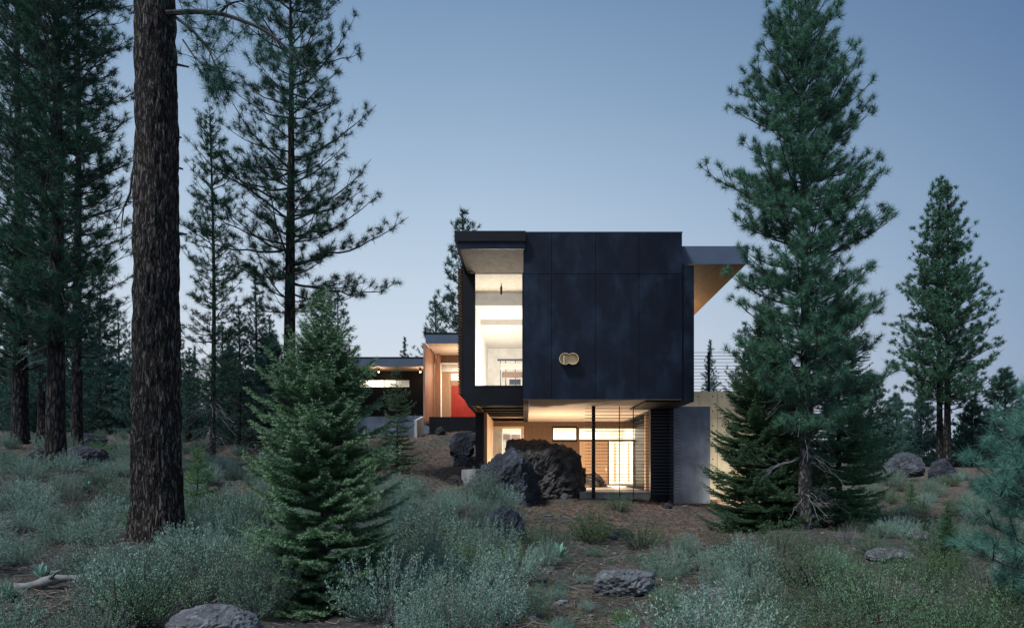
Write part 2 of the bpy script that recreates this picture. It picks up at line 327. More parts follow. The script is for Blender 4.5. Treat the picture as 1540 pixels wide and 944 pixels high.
def G(px, py):
    """where the ground is met at that spot of the view"""
    Y = 4.5
    while Y < 90:
        if ground((px-CX)/F*Y, Y) >= ZZ(py, Y): break
        Y *= 1.008
    return np.array([(px-CX)/F*Y, Y, ground((px-CX)/F*Y, Y)])

def axis(stops):
    out = []
    for (a, b, st) in stops: out += list(np.arange(a, b-1e-6, st))
    return np.array(out + [stops[-1][1]])
gx = axis([(-400,-120,40), (-120,-40,8), (-40,-16,1.0), (-16,16,0.11), (16,40,1.0), (40,120,8), (120,400,40)])
gy = axis([(-60,0,6), (0,4,0.5), (4,34,0.11), (34,60,1.0), (60,140,8), (140,600,40)])
GX, GY = np.meshgrid(gx, gy)
GZ = np.concatenate([ground_base(GX[i:i+20], GY[i:i+20]) for i in range(0, len(gy), 20)])
for j in range(len(gy)):
    for i in range(len(gx)):
        x, y = gx[i], gy[j]
        if not ((HX0-0.3 < x < HX1) and (HY0-0.5 < y < HY1)): GZ[j, i] += ground_noise(x, y)
nx, ny = len(gx), len(gy)
i = np.arange(nx-1)[None,:]; j = np.arange(ny-1)[:,None]*nx
gf = np.stack([j+i, j+i+1, j+nx+i+1, j+nx+i], -1).reshape(-1,4)
mb = MB(); mb.add(np.stack([GX, GY, GZ], -1).reshape(-1,3), gf)
tag(mb.build('ground', M['ground'], smooth=True), kind='structure')

# ------------------------------------------------------------------ HOUSE (front volume)
D1 = 17.7; D2 = 19.8; D3 = 27.5
zb = ZZ(600, D1); zt = ZZ(350, D1); xl = XX(787, D1); xr = XX(1026, D1)
house = empty('house', (1.2, 24, EYE-1.1))
house.location = (0, 0, 0)
tag(house, 'dark steel clad modern house cantilevered over the two big boulders', 'house')
def part(name, mb, mat, parent=None, smooth=False, label=None):
    o = mb.build(name, mat, parent or house, smooth)
    if label: o['label'] = label
    return o
# facade panels, with open joints over a dark backing
cols = [787, 829.6, 895.4, 960.8, 1026]; g = 0.004
seam = ZZ(412, D1)
for r0, r1 in ((zb, seam), (seam, zt)):
    for a, b in zip(cols[:-1], cols[1:]):
        p = MB().box(XX(a,D1)+g, XX(b,D1)-g, D1, D1+0.03, r0+g, r1-g)
        o = part('facade_panel', p, M['steel'])
        bv = o.modifiers.new('edge', 'BEVEL'); bv.width = 0.003; bv.segments = 1
part('volume_wall', MB().box(xl+0.006, xr-0.006, D1+0.032, D1+0.2, zb+0.01, zt-0.01).box(xl, xl+0.15, D1+0.202, 31, zb+0.01, zt-0.3).box(xr-0.15, xr-0.01, D1+0.202, 31, zb+0.01, zt-0.3), M['steel_dark'])
part('coping', MB().box(xl-0.005, xr+0.01, D1-0.012, D1+0.3, zt+0.002, zt+0.028), M['fascia'])
# right hand set-back strip
xs = XX(1044.5, D1)
part('side_panel', MB().box(xr+0.004, xs, D1+0.05, D1+0.25, zb-0.06, ZZ(419.5,D1)-g).box(xr+0.004, xs, D1+0.05, D1+0.25, ZZ(419.5,D1)+g, ZZ(398,D1)).box(xs-0.1, xs, D1+0.252, 31, zb-0.06, ZZ(398,D1)), M['steel'])
part('underside_edge', MB().box(xr-0.9, xs-0.102, D1+0.252, D1+3.0, zb-0.05, zb+0.004), M['steel_dark'])
# soffit under the cantilever
part('soffit', MB().box(xl+0.16, xr-0.16, D1+0.202, D3+0.2, zb+0.012, zb+0.08).box(xl, xr, D1+0.034, D1+0.20, zb-0.004, zb+0.009), M['plaster'])
# main roof slab above
part('roof', MB().box(xl+0.16, xr-0.16, D1+0.202, 31, zt-0.32, zt-0.1).box(-1.8, xl+0.159, D2+0.25, 31, ZZ(373,17.6)+0.02, ZZ(347,17.6)-0.02), M['steel_dark'])
# left canopy
cy = 17.5
part('canopy', MB().box(XX(683.6,cy), XX(790.5,cy), cy, D2+0.2, ZZ(362.5,cy), ZZ(347,cy)), M['steel_dark'])
part('canopy_fascia', MB().box(XX(687.8,cy), XX(789.5,cy), cy+0.04, cy+0.10, ZZ(373.5,cy), ZZ(362.5,cy)-0.002).box(XX(687.8,cy), XX(687.8,cy)+0.06, cy+0.102, D2+0.1, ZZ(373.5,cy), ZZ(362.5,cy)-0.002), M['steel'])
part('canopy_soffit', MB().box(XX(687.8,cy)+0.062, XX(789,cy), cy+0.102, D2-0.002, ZZ(373.5,cy)+0.006, ZZ(362.5,cy)-0.004), M['soffit_grey'])
# window wall (recessed)
wl, wr, wt, wbm = XX(714,D2), XX(786,D2), ZZ(409.5,D2), ZZ(580,D2)
wz0 = ZZ(609.8,D2)
fl = XX(695,D2)
mbw = MB()
# left jamb with chamfered foot
def prism(mb, poly, y0, y1, mi=0):
    n = len(poly); v = [(x,y0,z) for x,z in poly]+[(x,y1,z) for x,z in poly]
    mb.add(v, [list(range(n))], mi); mb.f.append(np.array([[mb.n-2*n+n+k for k in range(n)][::-1]])); mb.m.append(mi)
    mb.f.append(np.array([[mb.n-2*n+k, mb.n-2*n+n+k, mb.n-2*n+n+(k+1)%n, mb.n-2*n+(k+1)%n] for k in range(n)])); mb.m.append(mi)
prism(mbw, [(fl, ZZ(592,D2)), (XX(703,D2), wz0), (xl-0.004, wz0), (xl-0.004, wbm-0.03), (wl-0.02, wbm-0.03), (wl-0.02, ZZ(373.5,cy)-0.0), (fl, ZZ(373.5,cy))], D2, D2+0.14)
part('window_wall', mbw, M['steel_dark'])
wf = part('window', MB().box(wl-0.018, wl+0.012, D2-0.01, D2+0.10, wbm-0.028, wt).box(wr-0.012, xl-0.002, D2-0.01, D2+0.10, wbm-0.028, wt+0.01).box(wl+0.013, wr-0.013, D2-0.01, D2+0.10, wbm-0.028, wbm+0.012).box(wl+0.013, wr-0.013, D2-0.01, D2+0.10, wt-0.03, wt+0.01), M['steel_dark'])
part('pane', MB().box(wl+0.013, wr-0.013, D2+0.03, D2+0.036, wbm+0.013, wt-0.031), M['glass'], wf)
# fins on the left flank: one part, saw-tooth edge
fm = MB()
nf = 44
for k in range(nf):
    z1 = ZZ(405,D2) - (ZZ(405,D2)-ZZ(592,D2))*k/(nf-1)
    x0 = XX(688,D2)
    fm.add([(fl-0.002,D2-0.02,z1), (x0,D2-0.02,z1+0.035), (x0,D2-0.02,z1+0.047), (fl-0.002,D2-0.02,z1+0.016),
            (fl-0.002,30,z1), (x0,30,z1+0.035), (x0,30,z1+0.047), (fl-0.002,30,z1+0.016)],
           [(0,1,2,3),(7,6,5,4),(0,4,5,1),(1,5,6,2),(2,6,7,3),(3,7,4,0)])
part('louvre', fm, M['wood_brown'], label='rust brown horizontal fins along the left flank')
part('flank_wall', MB().box(fl, fl+0.1, D2+0.142, 31, ZZ(592,D2), ZZ(373.5,cy)).box(fl+0.15, fl+0.25, D2+0.142, 31, wz0, ZZ(592,D2)-0.002), M['steel_dark'])
# floor of the upper room above the open bay
for yb_ in (20.15, 21.2, 22.2, 23.3, 24.3): part('floor_beam', MB().box(-1.36, xl-0.01, yb_, yb_+0.14, wz0, wz0+0.15), M['steel_dark'])
part('floor_deck', MB().box(fl+0.26, xl-0.01, D2+0.142, 31, wz0+0.17, wz0+0.25), M['wood_pale'])
# ---- upper room interior
zc = ZZ(409.5,D2)+0.0
part('interior_ceiling', MB().box(fl+0.104, xl-0.0, D2+0.142, 22.0, wt+0.012, wt+0.06).box(fl+0.104, xl-0.0, 22.4, 30.8, wt-0.36, wt-0.30), M['board'])
part('interior_beam', MB().box(fl+0.104, xl, 22.0, 22.4, wt-0.45, wt+0.01), M['beam_grey']); part('interior_beam', MB().box(fl+0.104, xl, 24.6, 24.85, wt-0.55, wt-0.362), M['beam_grey'])
cm = MB(); k = np.linspace(0, 1, 160); xs_ = fl+0.20+0.03*np.sin(k*90); ys_ = 20.1+k*5.4
cv = np.concatenate([np.stack([xs_, ys_, np.full_like(k, wz0+0.3)], 1), np.stack([xs_, ys_, np.full_like(k, wt-0.02)], 1)])
cm.add(cv, [(a, a+1, a+161, a+160) for a in range(159)])
part('curtain', cm, M['curtain'], smooth=True)
part('interior_wall', MB().box(fl+0.104, fl+0.14, 20.0, 30.8, wz0+0.26, wt-0.01).box(-1.7, xl, 30.6, 30.75, wz0+0.26, wt-0.37).box(xl-0.02, xl-0.004, 20.0, 30.6, wz0+0.26, wt-0.01), M['white'])
part('interior_floor', MB().box(fl+0.15, xl-0.03, 20.0, 30.6, wz0+0.252, wz0+0.27), M['wood_pale'])
# open stair seen in the window
st = empty('shelving', (0,0,0))
st.parent = None
s_ = MB()
Ys = 26.0
for a in (752, 760, 774.5): pb(a, a+1.1, 541, 600, Ys, 0.05, 0, s_)
pb(748, 786, 539.5, 542, Ys-0.05, 0.06, 0, s_)
s_.build('frame', M['steel_dark'], st)
b_ = MB(); pb(752.5, 787, 546, 555, Ys-0.12, 0.07, 0, b_); b_.build('board', M['beam_grey'], st)
b_ = MB(); pb(755, 787, 559, 567.5, Ys-0.12, 0.07, 0, b_); b_.build('board', M['wood_brown'], st)
b_ = MB(); pb(766, 783, 570, 578, Ys-0.02, 0.3, 0, b_); b_.build('box', M['steel_dark'], st)
tag(st, 'open shelving with two wide boards seen through the tall upper window', 'shelving')
# cylinder lamp hanging in the upper window
lp = W(753.8, 437, 21.2)
pl = empty('ceiling_lamp', (lp[0], lp[1], lp[2]))
MB().tube([(0,0,-0.12),(0,0,0.12)], 0.035, 14).build('lamp_shade', M['steel_dark'], pl, smooth=False)
MB().tube([(0,0,0.12),(0,0,wt+0.01-lp[2])], 0.012, 8).build('stem', M['steel_dark'], pl)
tag(pl, 'small dark cylinder lamp under the ceiling inside the tall upper window', 'lamp')

# ---- right roof eave
ey = 18.1
ex1 = XX(1125, ey); ez0, ez1 = ZZ(397, ey), ZZ(370, ey)
drop = 0.16
part('eave_fascia', MB().box(xr+0.02, ex1, ey, ey+0.06, ez0, ez1), M['fascia'])
em = MB()
def slab(mb, x0, x1, y0, y1, za0, zb0, za1, zb1, mi=0):   # heights differ front and back
    mb.add([(x0,y0,za0),(x1,y0,za0),(x1,y1,za1),(x0,y1,za1),(x0,y0,zb0),(x1,y0,zb0),(x1,y1,zb1),(x0,y1,zb1)],
           [(0,3,2,1),(4,5,6,7),(0,1,5,4),(1,2,6,5),(2,3,7,6),(3,0,4,7)], mi)
slab(em, xr+0.02, ex1-0.03, ey+0.062, 31, ez0+0.01, ez0+0.05, ez0-0.30, ez0-0.26)
part('eave_soffit', em, M['soffit_wood'])
em = MB(); slab(em, xr+0.02, ex1, ey+0.062, 31, ez0+0.052, ez1, ez0-0.258, ez1-0.3)
part('eave_roof', em, M['fascia'])

# ---- lower storey
low = MB(); pb(713, 728.5, 606, 707, 22.4, 5.2, 0, low)
low = MB().box(XX(715,22.4), XX(727.5,22.4), 22.4, 27.6, EYE-1.2, wz0-0.002)
part('pier', low, M['steel_dark'])
part('plinth', MB().box(XX(694,20.6), XX(715.5,20.6), 20.6, 24, EYE-1.3, ZZ(706,20.6)), M['concrete_pale'])
part('timber_lining', MB().box(XX(727.5,22.4)+0.002, XX(727.5,22.4)+0.10, 22.6, 26.9, EYE-0.82, wz0-0.01), M['wood_pale'])
# glazed back wall at D3
sof = zb+0.012
hdr = MB(); pb(727, 982, 634.2, 640.5, D3-0.1, 0.18, 0, hdr)
part('header', hdr, M['wood_brown'])
hb = MB(); pb(727, 788, 640.7, 644, D3-0.14, 0.1, 0, hb); pb(727,738,644.1,732,D3-0.06,0.08,0,hb); pb(783.5,787.5,644.1,732,D3-0.06,0.08,0,hb)
wlow = part('window', hb, M['wood_pale'])
gp = MB(); pb(738.1, 783.4, 644.1, 731, D3-0.01, 0.006, 0, gp); part('pane', gp, M['glass'], wlow)
wb = MB(); pb(787.6, 830.5, 640.6, 664, D3-0.05, 0.1, 0, wb); pb(787.6, 869, 664.1, 731, D3-0.05, 0.1, 0, wb)
part('timber_wall', wb, M['wood_brown'])
cf = MB()
for (a, b) in ((830.5,832), (866.5,868)): pb(a, b, 640.6, 664, D3-0.06, 0.12, 0, cf)
pb(832.1, 866.4, 640.6, 643.5, D3-0.06, 0.12, 0, cf); pb(832.1, 866.4, 660.6, 664, D3-0.06, 0.12, 0, cf)
c1 = part('window', cf, M['steel_dark']); gp = MB(); pb(832.1, 866.4, 643.6, 660.5, D3, 0.006, 0, gp); part('pane', gp, M['glass'], c1)
cf = MB(); pb(868.1, 871.5, 640.6, 731, D3-0.06, 0.12, 0, cf); pb(871.6, 957, 640.6, 644, D3-0.06, 0.12, 0, cf); pb(871.6, 957, 660.2, 663.4, D3-0.06, 0.12, 0, cf)
pb(953.5, 957, 663.5, 731, D3-0.06, 0.12, 0, cf); pb(914, 916.2, 663.5, 731, D3-0.06, 0.12, 0, cf)
c2 = part('glass_door', cf, M['wood_brown'])
gp = MB(); pb(871.6, 953.4, 644.1, 660.1, D3, 0.006, 0, gp); pb(916.3, 953.4, 663.5, 731, D3, 0.006, 0, gp); part('pane', gp, M['glass'], c2)
dh = MB(); pb(911, 912.2, 702, 708, D3-0.14, 0.03, 0, dh); part('handle', dh, M['brass'], c2)
wp = MB(); pb(871.6, 913.9, 663.5, 731, D3-0.05, 0.09, 0, wp); part('timber_panel', wp, M['wood_pale'])
# lower room
xw = XX(957, D3)
part('lower_room', MB().box(-1.3, xw+0.3, D3+0.2, 33.5, EYE-0.9, EYE-0.83).box(-1.3, xw+0.3, 33.3, 33.5, EYE-0.828, sof).box(-1.5, -1.4, D3+0.1, 33.5, EYE-0.828, sof).box(xw+0.3, xw+0.4, D3+0.1, 33.5, EYE-0.828, sof).box(-1.38, xw+0.28, D3+0.21, 33.3, sof+0.002, sof+0.05), M['white'])
dv = MB(); pb(923, 927, 664, 735, 30.0, 0.12, 0, dv); pb(944.5, 947, 664, 735, 30.0, 0.12, 0, dv); part('room_divider', dv, M['wood_pale'])
# curtain and shelves seen in the low left window
cm = MB(); k = np.linspace(0, 1, 60); xs_ = XX(738,28.2)+k*XX(803,28.2)*1.35; ys_ = 28.2+0.05*np.sin(k*60)
cv = np.concatenate([np.stack([xs_, ys_, np.full_like(k, EYE-0.82)], 1), np.stack([xs_, ys_, np.full_like(k, sof-0.01)], 1)])
cm.add(cv, [(a, a+1, a+61, a+60) for a in range(59)]); part('curtain', cm, M['curtain'], smooth=True)
sh = empty('cabinet', (0,0,0))
b_ = MB(); pb(756, 784, 651, 720, 30.2, 0.4, 0, b_); b_.build('body', M['beam_grey'], sh)
b_ = MB(); pb(757.5, 767, 653, 660, 30.1, 0.09, 0, b_); pb(770, 782.5, 653, 664, 30.1, 0.09, 0, b_); b_.build('drawer', M['wood_brown'], sh)
tag(sh, 'grey cabinet with brown fronts behind the small lower window', 'cabinet')
# steel wall, right, running back under the soffit
xq = XX(981, 23.8)
part('steel_wall', MB().box(xq-0.02, xq+0.10, 23.9, D3+0.1, EYE-1.1, sof-0.002), M['steel_dark'])
tp = MB(); pb(970.5, 979, 616, 741, 23.7, 0.14, 0, tp); part('timber_post', tp, M['wood_pale'])
# terrace slab
part('terrace', MB().box(XX(872,20.1), XX(978,20.1), 20.1, D3-0.1, EYE-1.02, EYE-0.83), M['concrete_pale'])
# concrete wall at the right; dark sheet stands for the slat screen's shadow
cw0 = 20.1
part('concrete_wall', MB().box(XX(1013,cw0), XX(1068,cw0), cw0, cw0+0.3, EYE-1.5, ZZ(611,cw0)), M['concrete_blue'])
part('shade_panel', MB().box(XX(979,cw0), XX(1006,cw0), cw0+0.06, cw0+0.3, EYE-1.3, ZZ(610.8,cw0)), M['steel_dark'])
part('steel_post', MB().box(XX(1006.2,cw0), XX(1012.8,cw0), cw0-0.02, cw0+0.28, EYE-1.3, ZZ(610.8,cw0)), M['steel_dark'])
# post and screen of slats
py_ = 19.95
part('post', MB().box(XX(890.3,py_), XX(895.3,py_), py_, py_+0.09, EYE-1.2, zb+0.01), M['steel_dark'])
sl = MB(); rg = random.Random(4)
for k in range(27):
    z = ZZ(742,19.9) + (ZZ(614,19.9)-ZZ(742,19.9))*k/26
    sl.box(XX(880,19.86), XX(1024,19.86), 19.86, 19.90, z-0.007, z+0.007)
part('slat_screen', sl, M['slat'])
for a in (931.5, 952.4): part('screen_rod', MB().box(XX(a-0.6,19.905), XX(a+0.6,19.905), 19.902, 19.925, EYE-1.0, zb), M['steel_dark'])

# ---- brass double ring on the facade
orn = empty('wall_ornament', (0,0,0))
OY = D1
cxa, cxb, cz, rr = XX(849.6,OY-0.1), XX(861.3,OY-0.1), ZZ(539.8,OY-0.1), 8.7/F*(OY-0.1)
hx = (cxa+cxb)/2; hd = (cxb-cxa)/2; aa = math.acos(hd/rr)
outl = []
for t in np.linspace(aa, 2*math.pi-aa, 40): outl.append((cxa+rr*math.cos(t), cz+rr*math.sin(t)))
for t in np.linspace(math.pi+aa, 3*math.pi-aa, 40): outl.append((cxb+rr*math.cos(t), cz+rr*math.sin(t)))
outl = np.array(outl); cen = np.array([hx, cz]); n_ = len(outl)
def shrink(o, d):
    q = o.copy()
    for i_ in range(len(o)):
        c_ = np.array([cxa, cz]) if o[i_,0] < hx-1e-6 else np.array([cxb, cz])
        v_ = o[i_]-c_; q[i_] = c_+v_*(1-d/np.linalg.norm(v_))
    q[:,0] = np.where(outl[:,0] < hx, np.minimum(q[:,0], hx+0.0), np.maximum(q[:,0], hx)); return q
inn = shrink(outl, 0.016)
rm = MB(); y0, y1 = OY-0.17, OY-0.004
v = [(x,y0,z) for x,z in outl]+[(x,y0,z) for x,z in inn]+[(x,y1,z) for x,z in outl]+[(x,y1,z) for x,z in inn]
f = []
for k in range(n_):
    q = (k+1) % n_
    f += [(k,q,n_+q,n_+k), (k,2*n_+k,2*n_+q,q), (n_+k,n_+q,3*n_+q,3*n_+k)]
rm.add(v, f); rm.build('rim', M['brass'], orn)
bp = MB(); 
for c_ in (cxa, cxb):
    a_ = np.linspace(0, 2*math.pi, 40, endpoint=False); off = 0.0 if c_ == cxa else 0.003
    bp.add([(c_+(rr-0.02)*math.cos(t), OY-0.06-off, cz+(rr-0.02)*math.sin(t)) for t in a_], [list(range(40))])
bp.build('back_plate', M['brass_dark'], orn)
MB().box(XX(846.6,OY), XX(848.3,OY), OY-0.175, OY-0.07, cz-rr*0.86, cz+rr*0.55).build('fin', M['brass'], orn)
tag(orn, 'brass double ring shaped like a figure eight on the dark facade', 'wall ornament')

# ------------------------------------------------------------------ right: terrace wall + railing
by = 21.8
tw = MB(); x0_, x1_ = XX(1012,by), XX(1175,by)
tag_o = empty('terrace_wall'); 
for a, b in ((1012,1078.5), (1079,1140), (1140.5,1178)):
    for z0_, z1_ in ((EYE-1.6, ZZ(628,by)-0.006), (ZZ(628,by), ZZ(588.5,by))):
        MB().box(XX(a,by), XX(b,by), by, by+0.3, z0_, z1_).build('wall_panel', M['concrete_warm'], tag_o)
hm = MB()
for a in (1050, 1072, 1086, 1108, 1130):
    for b in (596, 618, 640, 665, 690):
        c_ = W(a, b, by-0.004); an = np.linspace(0, 2*math.pi, 10, endpoint=False)
        hm.add([(c_[0]+0.022*math.cos(t), by-0.004, c_[2]+0.022*math.sin(t)) for t in an], [list(range(10))])
hm.build('tie_hole', M['steel_dark'], tag_o)
tag(tag_o, 'pale board marked concrete terrace wall behind the dark firs', 'wall')
rl = empty('railing')
ry = by+0.1
for a in (1066,): MB().box(XX(a-1.6,ry), XX(a+1.6,ry), ry, ry+0.05, ZZ(588.5,by)+0.001, ZZ(529,ry)).build('post', M['steel_dark'], rl)
MB().box(XX(1119-1.6,ry), XX(1119+1.6,ry), ry, ry+0.05, ZZ(588.5,by)+0.001, ZZ(529,ry)).build('post', M['steel_dark'], rl)
rb = MB()
for k in range(12):
    z = ZZ(530,ry)+(ZZ(585,ry)-ZZ(530,ry))*k/11
    rb.box(XX(1040,ry), XX(1172,ry), ry-0.02, ry-0.002, z-0.006, z+0.006)
rb.build('bar', M['steel_dark'], rl)
tag(rl, 'dark railing of thin horizontal bars on the concrete terrace wall', 'railing')

# ------------------------------------------------------------------ rear wing with the red door
wing = empty('house_wing')
def wpart(name, mb, mat, parent=None, smooth=False): return mb.build(name, mat, parent or wing, smooth)
e2 = 32.0
wpart('roof', MB().box(XX(637,e2), -1.9, e2-0.02, 40, ZZ(502,e2), ZZ(500,e2)), M['steel_dark'])
wpart('fascia', MB().box(XX(640,e2), -1.9, e2, e2+0.08, ZZ(516,e2), ZZ(502,e2)-0.002), M['fascia'])
wpart('soffit', MB().box(XX(640,e2)+0.02, -1.9, e2+0.082, 35.6, ZZ(516,e2)+0.01, ZZ(502,e2)-0.01), M['plaster'])
flz = ZZ(628, e2)
xw2 = XX(636.5, e2)
for k in range(5):
    ya, yb = e2+0.02+k*0.72, e2+0.02+(k+1)*0.72-0.012
    wpart('cedar_board', MB().box(xw2, xw2+0.09, ya, yb, flz-0.3, ZZ(516,e2)+ (0.008 if k else -0.0)), M['wood'])
yb2 = 35.6
wpart('timber_post', MB().box(XX(654,yb2-0.5), XX(662,yb2-0.5), yb2-0.5, yb2-0.3, flz-0.2, ZZ(516,e2)), M['wood'])
wpart('header', MB().box(xw2+0.1, -1.9, yb2, yb2+0.15, ZZ(545,yb2), ZZ(530,yb2)), M['wood_brown'])
ew = wpart('window', MB().box(XX(664,yb2), -1.9, yb2+0.02, yb2+0.08, ZZ(561,yb2), ZZ(558.5,yb2)), M['wood_pale'])
wpart('pane', MB().box(XX(664,yb2), -1.9, yb2+0.04, yb2+0.046, ZZ(558.4,yb2), ZZ(546,yb2)+0.02), M['glass'], ew)
wpart('timber_panel', MB().box(XX(664.5,yb2), XX(676,yb2), yb2-0.04, yb2+0.02, flz-0.2, ZZ(561.2,yb2)), M['wood_pale'])
wpart('timber_frame', MB().box(XX(676.2,yb2), XX(678,yb2), yb2, yb2+0.06, flz-0.2, ZZ(561.2,yb2)).box(XX(678.1,yb2), -1.9, yb2, yb2+0.06, ZZ(579.5,yb2), ZZ(572,yb2)), M['wood_pale'])
ew2 = wpart('window', MB().box(XX(690,yb2), XX(691.5,yb2), yb2, yb2+0.06, ZZ(571.9,yb2), ZZ(561.2,yb2)), M['wood_brown'])
wpart('pane', MB().box(XX(678.1,yb2), XX(689.9,yb2), yb2+0.03, yb2+0.036, ZZ(571.9,yb2), ZZ(561.2,yb2)), M['glass'], ew2)
dr = MB()
for k in range(12):
    a = 678.2+k*5.2; dr.box(XX(a,yb2)+0.004, XX(a+5.2,yb2)-0.004, yb2+0.0, yb2+0.05, flz-0.2, ZZ(579.7,yb2))
dr.box(XX(678.2,yb2), XX(740,yb2), yb2+0.052, yb2+0.08, flz-0.2, ZZ(579.7,yb2))
wpart('door', dr, M['red'])
wpart('inner_wall', MB().box(xw2+0.1, -1.8, 38.5, 38.6, flz-0.3, ZZ(516,e2)).box(xw2+0.1, -1.8, yb2+0.2, 38.5, ZZ(516,e2)-0.08, ZZ(516,e2)).box(xw2, xw2+0.09, 35.65, 38.5, flz-0.3, ZZ(516,e2)-0.01), M['white'])
wpart('floor', MB().box(xw2+0.1, -1.9, e2+0.4, yb2, flz-0.25, flz-0.12), M['concrete_pale'])
# left part
e3 = 33.0
lx0, lx1 = XX(500,e3), xw2-0.01
wpart('roof', MB().box(lx0-0.02, lx1, e3-0.02, 38, ZZ(538,e3), ZZ(536.6,e3)), M['steel_dark'])
wpart('fascia', MB().box(lx0, lx1, e3, e3+0.06, ZZ(550.5,e3), ZZ(538,e3)-0.002), M['fascia'])
wpart('soffit', MB().box(lx0, lx1, e3+0.062, 35.2, ZZ(550.5,e3)+0.01, ZZ(550.5,e3)+0.06), M['plaster'])
wy = 34.8
z0_, z1_ = ZZ(582.5,wy), ZZ(570.5,wy)
a_, b_ = XX(540,wy), XX(615.5,wy)
wpart('wall', MB().box(lx0, lx1, wy, wy+0.15, z1_, ZZ(550.5,e3)+0.008).box(lx0, lx1, wy, wy+0.15, ZZ(627,wy), z0_).box(lx0, a_, wy, wy+0.15, z0_+0.001, z1_-0.001).box(b_, lx1, wy, wy+0.15, z0_+0.001, z1_-0.001), M['steel_dark'])
sw = wpart('window', MB().box(a_, b_, wy+0.02, wy+0.1, z0_, z0_+0.03).box(a_, b_, wy+0.02, wy+0.1, z1_-0.03, z1_).box(XX(578,wy), XX(578,wy)+0.03, wy+0.02, wy+0.1, z0_+0.031, z1_-0.031), M['steel_dark'])
wpart('pane', MB().box(a_, b_, wy+0.05, wy+0.056, z0_+0.031, z1_-0.031), M['glass'], sw)
wpart('inner_wall', MB().box(lx0, lx1, 37.5, 37.6, ZZ(627,wy), ZZ(550.5,e3)+0.06).box(lx0, lx1, 35.3, 37.5, ZZ(550.5,e3)+0.07, ZZ(550.5,e3)+0.12), M['white'])
wpart('base_wall', MB().box(lx0, XX(635,31.6), wy-0.6, wy+0.3, ZZ(662,wy), ZZ(627,wy)-0.002).box(XX(600,e2), XX(634.5,e2), e2-0.1, e2+0.2, ZZ(665,e2), ZZ(625,e2)), M['concrete_blue'])
tag(wing, 'low rear wing with grey roof fascia, cedar wall and bright red door', 'house')
for px_ in (569.7, 632.0):
    c_ = W(px_, 556.5, 33.6); d_ = empty('eave_lamp', c_)
    tz = ZZ(550.5,e3)+0.01-c_[2]
    MB().tube([(0,0,-0.06),(0,0,tz)], 0.045, 12).build('lamp_shade', M['steel_dark'], d_)
    MB().tube([(0,0,-0.10),(0,0,-0.062)], 0.038, 12).build('bulb', M['lamp'], d_)
    tag(d_, 'small lit cylinder lamp under the rear wing eave above the strip window' if px_ < 600 else 'small lit cylinder lamp under the rear wing eave beside the cedar wall', 'lamp', 'lamps under the rear eave')
    l_ = bpy.data.lights.new('eave_lamp_light', 'POINT'); l_.energy = 14; l_.color = (1,0.66,0.38); l_.shadow_soft_size = 0.04
    lo = bpy.data.objects.new('lamp_light', l_); col.objects.link(lo); lo.parent = d_; lo.location = (0,0,-0.15)
# planter walls
pw = MB().box(XX(645.5,31), XX(717,31), 31.0, 31.2, ZZ(662,31), ZZ(626.5,31))
tag(pw.build('retaining_wall', M['steel_dark']), 'low dark steel retaining wall below the red door', 'wall')
pw = MB(); slab(pw, XX(636,31.5)-0.12, XX(636,31.5), 29.8, 31.9, ZZ(660,31), ZZ(634,31)-0.0, ZZ(660,31), ZZ(625,31.5))
tag(pw.build('wing_wall', M['concrete_pale']), 'short pale concrete wall stepping down from the cedar wall', 'wall')

# ------------------------------------------------------------------ rocks
def rock(name, label, px, pyb, w_px, h_px, Y=None, depth=0.8, seed=1, mat='rock', cuts=(), sub=5, rough=0.12, sink=0.12, tilt=0.0, cat='boulder', group=None, rz=None, freq=1.6):
    c = G(px, pyb) if Y is None else np.array([XX(px,Y), Y, ZZ(pyb,Y)])
    Y = c[1]; w = w_px/F*Y/2; h = h_px/F*Y*(1+sink); d = w*depth*1.0
    import bmesh
    bm = bmesh.new(); bmesh.ops.create_icosphere(bm, subdivisions=sub, radius=1)
    rg = random.Random(seed)
    cs = [(Vector(a).normalized(), b) for *a, b in cuts]
    for _ in range(14):
        n = Vector((rg.gauss(0,1), rg.gauss(0,1), rg.gauss(0,0.8))).normalized(); cs.append((n, rg.uniform(0.64, 0.95)))
    off = Vector((seed*3.7, seed*1.3, seed*2.1))
    for v in bm.verts:
        p = v.co.copy(); r = 1.0
        if p.z < 0: p.z *= 0.35
        for n, dd in cs:
            q = p.dot(n)
            if q > 1e-3: r = min(r, dd/q)
        r = min(r, 1.0)
        nv = noise.multi_fractal(p*freq+off, 0.9, 2.1, 6) - 1.0
        rd = 1-abs(noise.noise(p*freq*1.3+off*2))*2
        st_ = noise.noise(Vector((p.x*3+p.z*2, p.y*3, p.z*9-p.x*5))+off)
        r += rough*nv*0.6 + rough*0.5*rd + 0.35*rough*st_ + 0.35*rough*(1-2*abs(noise.noise(p*7+off))) + 0.30*rough*(1-2*abs(noise.noise(p*15+off))) + 0.16*rough*noise.noise(p*34+off)
        v.co = p*r
    xs = [v.co.x for v in bm.verts]; zs = [v.co.z for v in bm.verts]; ys = [v.co.y for v in bm.verts]
    sx = 2*w/(max(xs)-min(xs)); sz = h/(max(zs)-min(zs)); sy = 2*d/(max(ys)-min(ys)); mx_ = (max(xs)+min(xs))/2
    for v in bm.verts: v.co = Vector(((v.co.x-mx_)*sx, v.co.y*sy, (v.co.z-min(zs))*sz - h*sink))
    me = bpy.data.meshes.new(name); bm.to_mesh(me); bm.free()
    me.materials.append(M[mat]); o = bpy.data.objects.new(name, me); col.objects.link(o)
    o.location = [float(t) for t in c+np.array([0, d*0.5, 0])]; o.rotation_euler = (0, tilt, 0)
    tag(o, label, cat, group); return o
